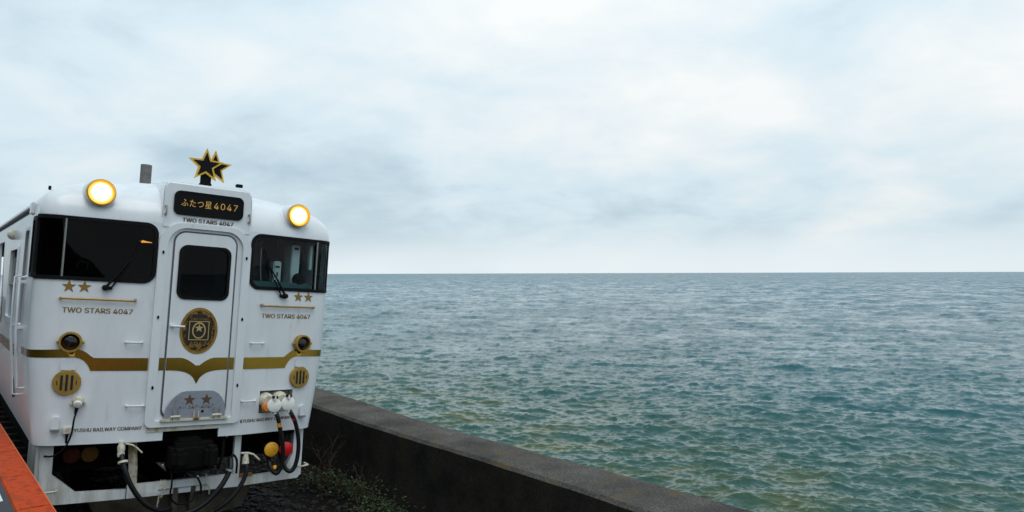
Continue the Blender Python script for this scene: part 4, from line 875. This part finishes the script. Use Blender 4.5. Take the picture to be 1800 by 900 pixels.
for sg in (-1, 1):
    P = [(1.275, 1.03), (1.168, 1.03), (1.168, 0.712), (1.075, 0.535), (0.965, 0.527), (0.54, 0.523), (0.54, 0.434), (1.24, 0.430), (1.285, 0.47)]
    P = [(sg * x, z) for x, z in P]
    if sg < 0: P = [(-1.275, 1.03), (-1.168, 1.03), (-1.166, 0.708), (-0.965, 0.530), (-0.54, 0.521), (-0.54, 0.434), (-1.12, 0.428), (-1.24, 0.46), (-1.262, 0.5)]
    sk = skirt_plate('skirt_side', P, 0.05, SKW)
    tube('shunter_step', [(sg * 1.23, 0.21, 0.572), (sg * 1.23, 0.13, 0.570), (sg * 1.335, 0.15, 0.580), (sg * 1.335, 0.26, 0.580)] if sg > 0 else [(-1.235, 0.20, 0.572), (-1.235, 0.12, 0.568), (-1.13, 0.11, 0.576), (-1.13, 0.19, 0.58)], 0.011, CREAM, sk, 8)
    box('side_valance', (min(sg * 1.26, sg * 1.30), 0.26, 0.45), (max(sg * 1.26, sg * 1.30), 0.9, 1.02), SKW, sk, 0.004)
cbr = skirt_plate('skirt_bar', [(-0.535, 0.438), (0.497, 0.438), (0.497, 0.572), (-0.435, 0.568), (-0.535, 0.568)], 0.05, SKW, 0.10)
cr_ = skirt_plate('skirt_bar', [(0.500, 0.436), (0.545, 0.434), (0.545, 1.03), (0.475, 1.03), (0.475, 0.574), (0.500, 0.574)], 0.05, SKW, 0.105)
lb = mesh('skirt_strut', [], [], SKW, car); bpy.data.objects.remove(lb)
cl = tube('skirt_strut', [(-0.50, 0.20, 1.03), (-0.495, 0.17, 0.86), (-0.49, 0.13, 0.72), (-0.487, 0.125, 0.56)], 0.04, mat('strut_rusty_white', (0.60, 0.56, 0.45), 0.5, dark=(0.35, 0.26, 0.13), vscale=8, dpos=(0.52, 0.6)), car, 4)
skirt_plate('step_plate', [(0.55, 0.53), (0.70, 0.53), (0.70, 0.556), (0.55, 0.556)], 0.05, RUST, 0.11, cr_)
box('bar_weld', (-0.25, 0.085, 0.495), (0.22, 0.101, 0.499), mat('weld_line', (0.3, 0.3, 0.29), 0.6), cbr)
# plough behind the skirt
PLO = mat('plough_brown_grime', (0.075, 0.062, 0.045), 0.9, dark=(0.035, 0.027, 0.019), vscale=5, bump=0.3)
V = [(0.0, 0.12, 0.12), (0.0, 0.30, 0.47), (0.86, 0.45, 0.47), (0.70, 0.42, 0.14), (-0.86, 0.45, 0.47), (-0.70, 0.42, 0.14)]
pl_ = mesh('snow_plough', V, [(0, 3, 2, 1), (0, 1, 4, 5)], PLO, car); solid(pl_, 0.02)
box('plough_stay', (-0.11, 0.10, 0.10), (-0.06, 0.25, 0.5), PLO, pl_); box('plough_stay', (0.06, 0.10, 0.10), (0.11, 0.25, 0.5), PLO, pl_)
# underframe, coupler, bogie
uf = box('underframe', (-1.20, 0.75, 0.62), (1.20, 20.5, 1.06), UNDER, car)
box('headstock', (-1.24, 0.22, 0.94), (1.24, 0.36, 1.16), UNDER, uf)
cp = empty('coupler', (0, 0, 0), car)
box('coupler_shank', (-0.11, 0.05, 0.74), (0.13, 0.9, 0.95), UNDER, cp, 0.02)
box('coupler_head', (-0.20, -0.10, 0.68), (0.25, 0.16, 0.965), UNDER, cp, 0.045)
box('coupler_hook', (0.10, -0.22, 0.72), (0.22, -0.05, 0.94), UNDER, cp, 0.035)
box('coupler_jaw', (-0.20, -0.20, 0.74), (-0.06, -0.06, 0.92), UNDER, cp, 0.04)
box('coupler_top_lug', (-0.14, -0.02, 0.95), (0.10, 0.12, 1.01), UNDER, cp, 0.02)
tube('uncoupling_lever', [(0.30, 0.05, 0.66), (0.33, 0.02, 0.80), (0.34, 0.05, 0.95), (0.36, 0.2, 1.0)], 0.016, UNDER, cp, 8)
for x in (-0.27, 0.07, 0.36):
    lathe('coupler_bolt', [(0.012, 0), (0.010, 0.012), (0, 0.014)], (x, -0.07 if x < .3 else 0.03, 0.77 if x < 0 else (0.63 if x < .3 else 0.99)), (0, -1, 0), STEELW, cp, 8)
WH = mat('wheel_steel', (0.05, 0.04, 0.035), 0.6, 0.5)
for y in (2.6, 4.7, 16.3, 18.4):
    ax = tube('axle', [(-0.7, y, 0.43), (0.7, y, 0.43)], 0.08, WH, car, 12)
    for sg in (-1, 1): lathe('wheel', [(0.0, 0), (0.455, 0), (0.455, 0.025), (0.43, 0.03), (0.43, 0.12), (0.36, 0.12), (0.3, 0.09), (0.0, 0.09)], (sg * 0.50, y, 0.43), (sg, 0, 0), WH, ax, 32)
for yb in (3.65, 17.35):
    for sg in (-1, 1): box('bogie_frame', (min(sg * 0.75, sg * 0.9), yb - 1.5, 0.4), (max(sg * 0.75, sg * 0.9), yb + 1.5, 0.66), UNDER, car, 0.03)
# brake hoses
def hose(pts, r, lab=None):
    h = tube('brake_hose', pts, r, HOSE, car, 12, True); return h
h1 = hose([(-0.635, -0.02, 0.90), (-0.622, -0.07, 0.82), (-0.60, -0.10, 0.74), (-0.555, -0.11, 0.63), (-0.475, -0.11, 0.50), (-0.38, -0.10, 0.40), (-0.26, -0.06, 0.33), (-0.14, 0.02, 0.32)], 0.024)
lathe('hose_cock', [(0.030, 0), (0.033, 0.03), (0.030, 0.05), (0.034, 0.06), (0.034, 0.10), (0.024, 0.115), (0.026, 0.14), (0, 0.142)], (-0.637, -0.015, 0.875), (0, 0.15, 1), CREAM, h1, 18)
tube('cock_lever', [(-0.61, -0.03, 1.0), (-0.55, -0.045, 0.985), (-0.51, -0.05, 0.955), (-0.46, -0.05, 0.905)], 0.008, CREAM, h1, 6)
lathe('hose_clamp', [(0.045, 0), (0.045, 0.02), (0, 0.02)], (-0.625, -0.06, 0.84), (0.1, -0.5, -1), CREAM, h1, 14)
h2 = hose([(0.40, -0.03, 0.76), (0.385, -0.09, 0.69), (0.345, -0.11, 0.60), (0.28, -0.12, 0.50), (0.18, -0.11, 0.385), (0.06, -0.09, 0.30), (-0.06, -0.05, 0.26)], 0.026)
lathe('hose_clamp', [(0.042, 0), (0.042, 0.02), (0, 0.02)], (0.372, -0.10, 0.655), (0.3, 0.1, 1), STEELW, h2, 14)
h3 = hose([(0.545, -0.06, 0.73), (0.552, -0.085, 0.66), (0.535, -0.095, 0.57), (0.47, -0.10, 0.45), (0.37, -0.09, 0.34), (0.26, -0.06, 0.26)], 0.023)
lathe('hose_cock', [(0.036, 0), (0.032, 0.04), (0.026, 0.08), (0.026, 0.10), (0, 0.10)], (0.545, -0.065, 0.71), (0, 0.1, 1), CREAM, h3, 16)
tube('cock_lever', [(0.49, -0.06, 0.82), (0.56, -0.07, 0.82), (0.62, -0.07, 0.80), (0.69, -0.07, 0.735)], 0.010, CREAM, h3, 6)
tube('pipe_elbow', [(0.40, -0.03, 0.76), (0.43, 0.0, 0.80), (0.46, -0.02, 0.76), (0.475, -0.01, 0.70), (0.485, 0.02, 0.6)], 0.012, BLACK, car, 8, True)
tube('control_cable', [(0.02, -0.02, 0.66), (0.08, -0.05, 0.60), (0.115, -0.05, 0.52), (0.12, -0.03, 0.44)], 0.010, BLACK, car, 8, True)
tube('control_cable', [(-0.17, 0.0, 0.70), (-0.16, -0.03, 0.58), (-0.165, -0.02, 0.48), (-0.14, 0.0, 0.40), (-0.06, 0.02, 0.345), (0.05, 0.0, 0.37), (0.08, 0.02, 0.45)], 0.009, BLACK, car, 8, True)
# hanging chains: each link a small ring
def chain(P, r=0.011):
    pts = crom(P, 10); V, F = [], []; d = 0; last = pts[0]; k = 0
    for a, b in zip(pts[:-1], pts[1:]):
        d += (b - a).length
        if d > r * 2.1:
            d = 0; t = (b - a).normalized(); u = t.orthogonal().normalized(); v = t.cross(u); u = u if k % 2 else v; k += 1
            ring = [a + t * (r * 1.35 * math.cos(R_(45 * i))) + u * (r * 0.8 * math.sin(R_(45 * i))) for i in range(9)]
            v2, f2 = tube_geo(ring, 0.0032, 4); b0 = len(V); V += v2; F += [tuple(i + b0 for i in q) for q in f2]
    return mesh('hanging_chain', V, F, CREAM, car)
chain([(-0.24, 0.06, 0.60), (-0.235, 0.04, 0.52), (-0.25, 0.05, 0.44), (-0.255, 0.07, 0.36), (-0.26, 0.09, 0.29)]); chain([(-0.21, 0.06, 0.60), (-0.20, 0.045, 0.50), (-0.23, 0.05, 0.43)])
chain([(0.19, 0.06, 0.62), (0.20, 0.05, 0.54), (0.225, 0.05, 0.47), (0.24, 0.07, 0.40)])

# ------------------------------------------------------------------ plants at the foot of the wall
def leaf_mat(name, c):
    m = mat(name, c, 0.6, var=0.5, vscale=9); return m
WEED = leaf_mat('weed_green', (0.020, 0.050, 0.006)); STEM = mat('dry_stem', (0.055, 0.030, 0.013), 0.8, var=0.4, vscale=30); FLW = mat('small_white_flower', (0.30, 0.30, 0.22), 0.6)
def weeds():
    rng = np.random.default_rng(21); V, F, mi = [], [], []
    spots = []
    for i in range(200):
        al = rng.uniform(-4.5, 3.6); dens = math.exp(-((al - 0.6) / 1.3) ** 2) + 0.55 * math.exp(-((al + 1.9) / 0.7) ** 2) + 0.12
        if rng.uniform() < dens: spots.append((2.42 - abs(rng.normal(0, 0.22)), al, dens))
    for lat, al, dens in spots:
        base = np.array(tw(lat, al, -0.24)); hgt = rng.uniform(0.10, 0.34) * (0.55 + 0.5 * min(1, dens))
        for k in range(rng.integers(16, 34)):
            a = rng.uniform(0, 6.28); rr = rng.uniform(0.01, 0.17); h = rng.uniform(0.02, hgt); L_ = rng.uniform(0.02, 0.05); p = base + np.array([rr * math.cos(a), rr * math.sin(a), h])
            d = np.array([math.cos(a), math.sin(a), rng.uniform(-0.3, 0.7)]); d /= np.linalg.norm(d); s = np.cross(d, [0, 0, 1]) + rng.normal(0, 0.3, 3); s /= np.linalg.norm(s)
            b = len(V); V += [p, p + d * L_ * .5 + s * L_ * .32, p + d * L_, p + d * L_ * .5 - s * L_ * .32]; F.append((b, b + 1, b + 2, b + 3)); mi.append(0)
        for k in range(3):
            a = rng.uniform(0, 6.28); top = base + np.array([0.08 * math.cos(a), 0.08 * math.sin(a), hgt]); b = len(V); s = np.array([0.0025, 0.0015, 0]); V += [base - s, base + s, top]; F.append((b, b + 1, b + 2)); mi.append(1)
            if rng.uniform() < 0.07:
                b = len(V)
                for q in range(6): V.append(top + 0.010 * np.array([math.cos(q * 1.047), math.sin(q * 1.047), rng.uniform(-.4, .6)]))
                F.append(tuple(range(b, b + 6))); mi.append(2)
    o = mesh('weeds', V, F, WEED); o.data.materials.append(STEM); o.data.materials.append(FLW); o.data.polygons.foreach_set('material_index', mi)
    return tag(o, 'low green weeds with tiny white flowers along the foot of the sea wall', 'weeds', 'stuff')
weeds()
def twig_bush(lat, al, n, hgt, lab, seed):
    rng = np.random.default_rng(seed); root = empty('dry_bush', tw(lat, al, -0.25)); tag(root, lab, 'bush')
    for i in range(n):
        a = rng.uniform(0, 6.28); d = Vector((math.cos(a) * rng.uniform(.1, .5), math.sin(a) * rng.uniform(.1, .5), 1)).normalized(); L_ = hgt * rng.uniform(0.5, 1.0)
        pts = [Vector((rng.normal(0, .05), rng.normal(0, .05), 0))]
        for k in range(6): d = (d + Vector(rng.normal(0, 0.22, 3))).normalized(); pts.append(pts[-1] + d * L_ / 6)
        V, F = tube_geo(pts, list(np.linspace(0.0065, 0.0022, len(pts))), 5)
        for k in (2, 3, 4, 5):
            p = pts[k]; e_ = (d + Vector(rng.normal(0, 0.8, 3))).normalized(); q = [p, p + e_ * 0.07 + Vector((0, 0, .01)), p + e_ * 0.15 + Vector(rng.normal(0, .03, 3))]
            v2, f2 = tube_geo(q, [0.0032, 0.0025, 0.0015], 4); b = len(V); V += v2; F += [tuple(x + b for x in f_) for f_ in f2]
        mesh('branch', V, F, STEM, root)
    return root
twig_bush(2.20, 1.55, 9, 0.95, 'bare brown twig bush between the railcar and the sea wall', 3)
twig_bush(2.32, 0.55, 4, 0.65, 'pair of thin dry stalks standing among the weeds by the wall', 8)
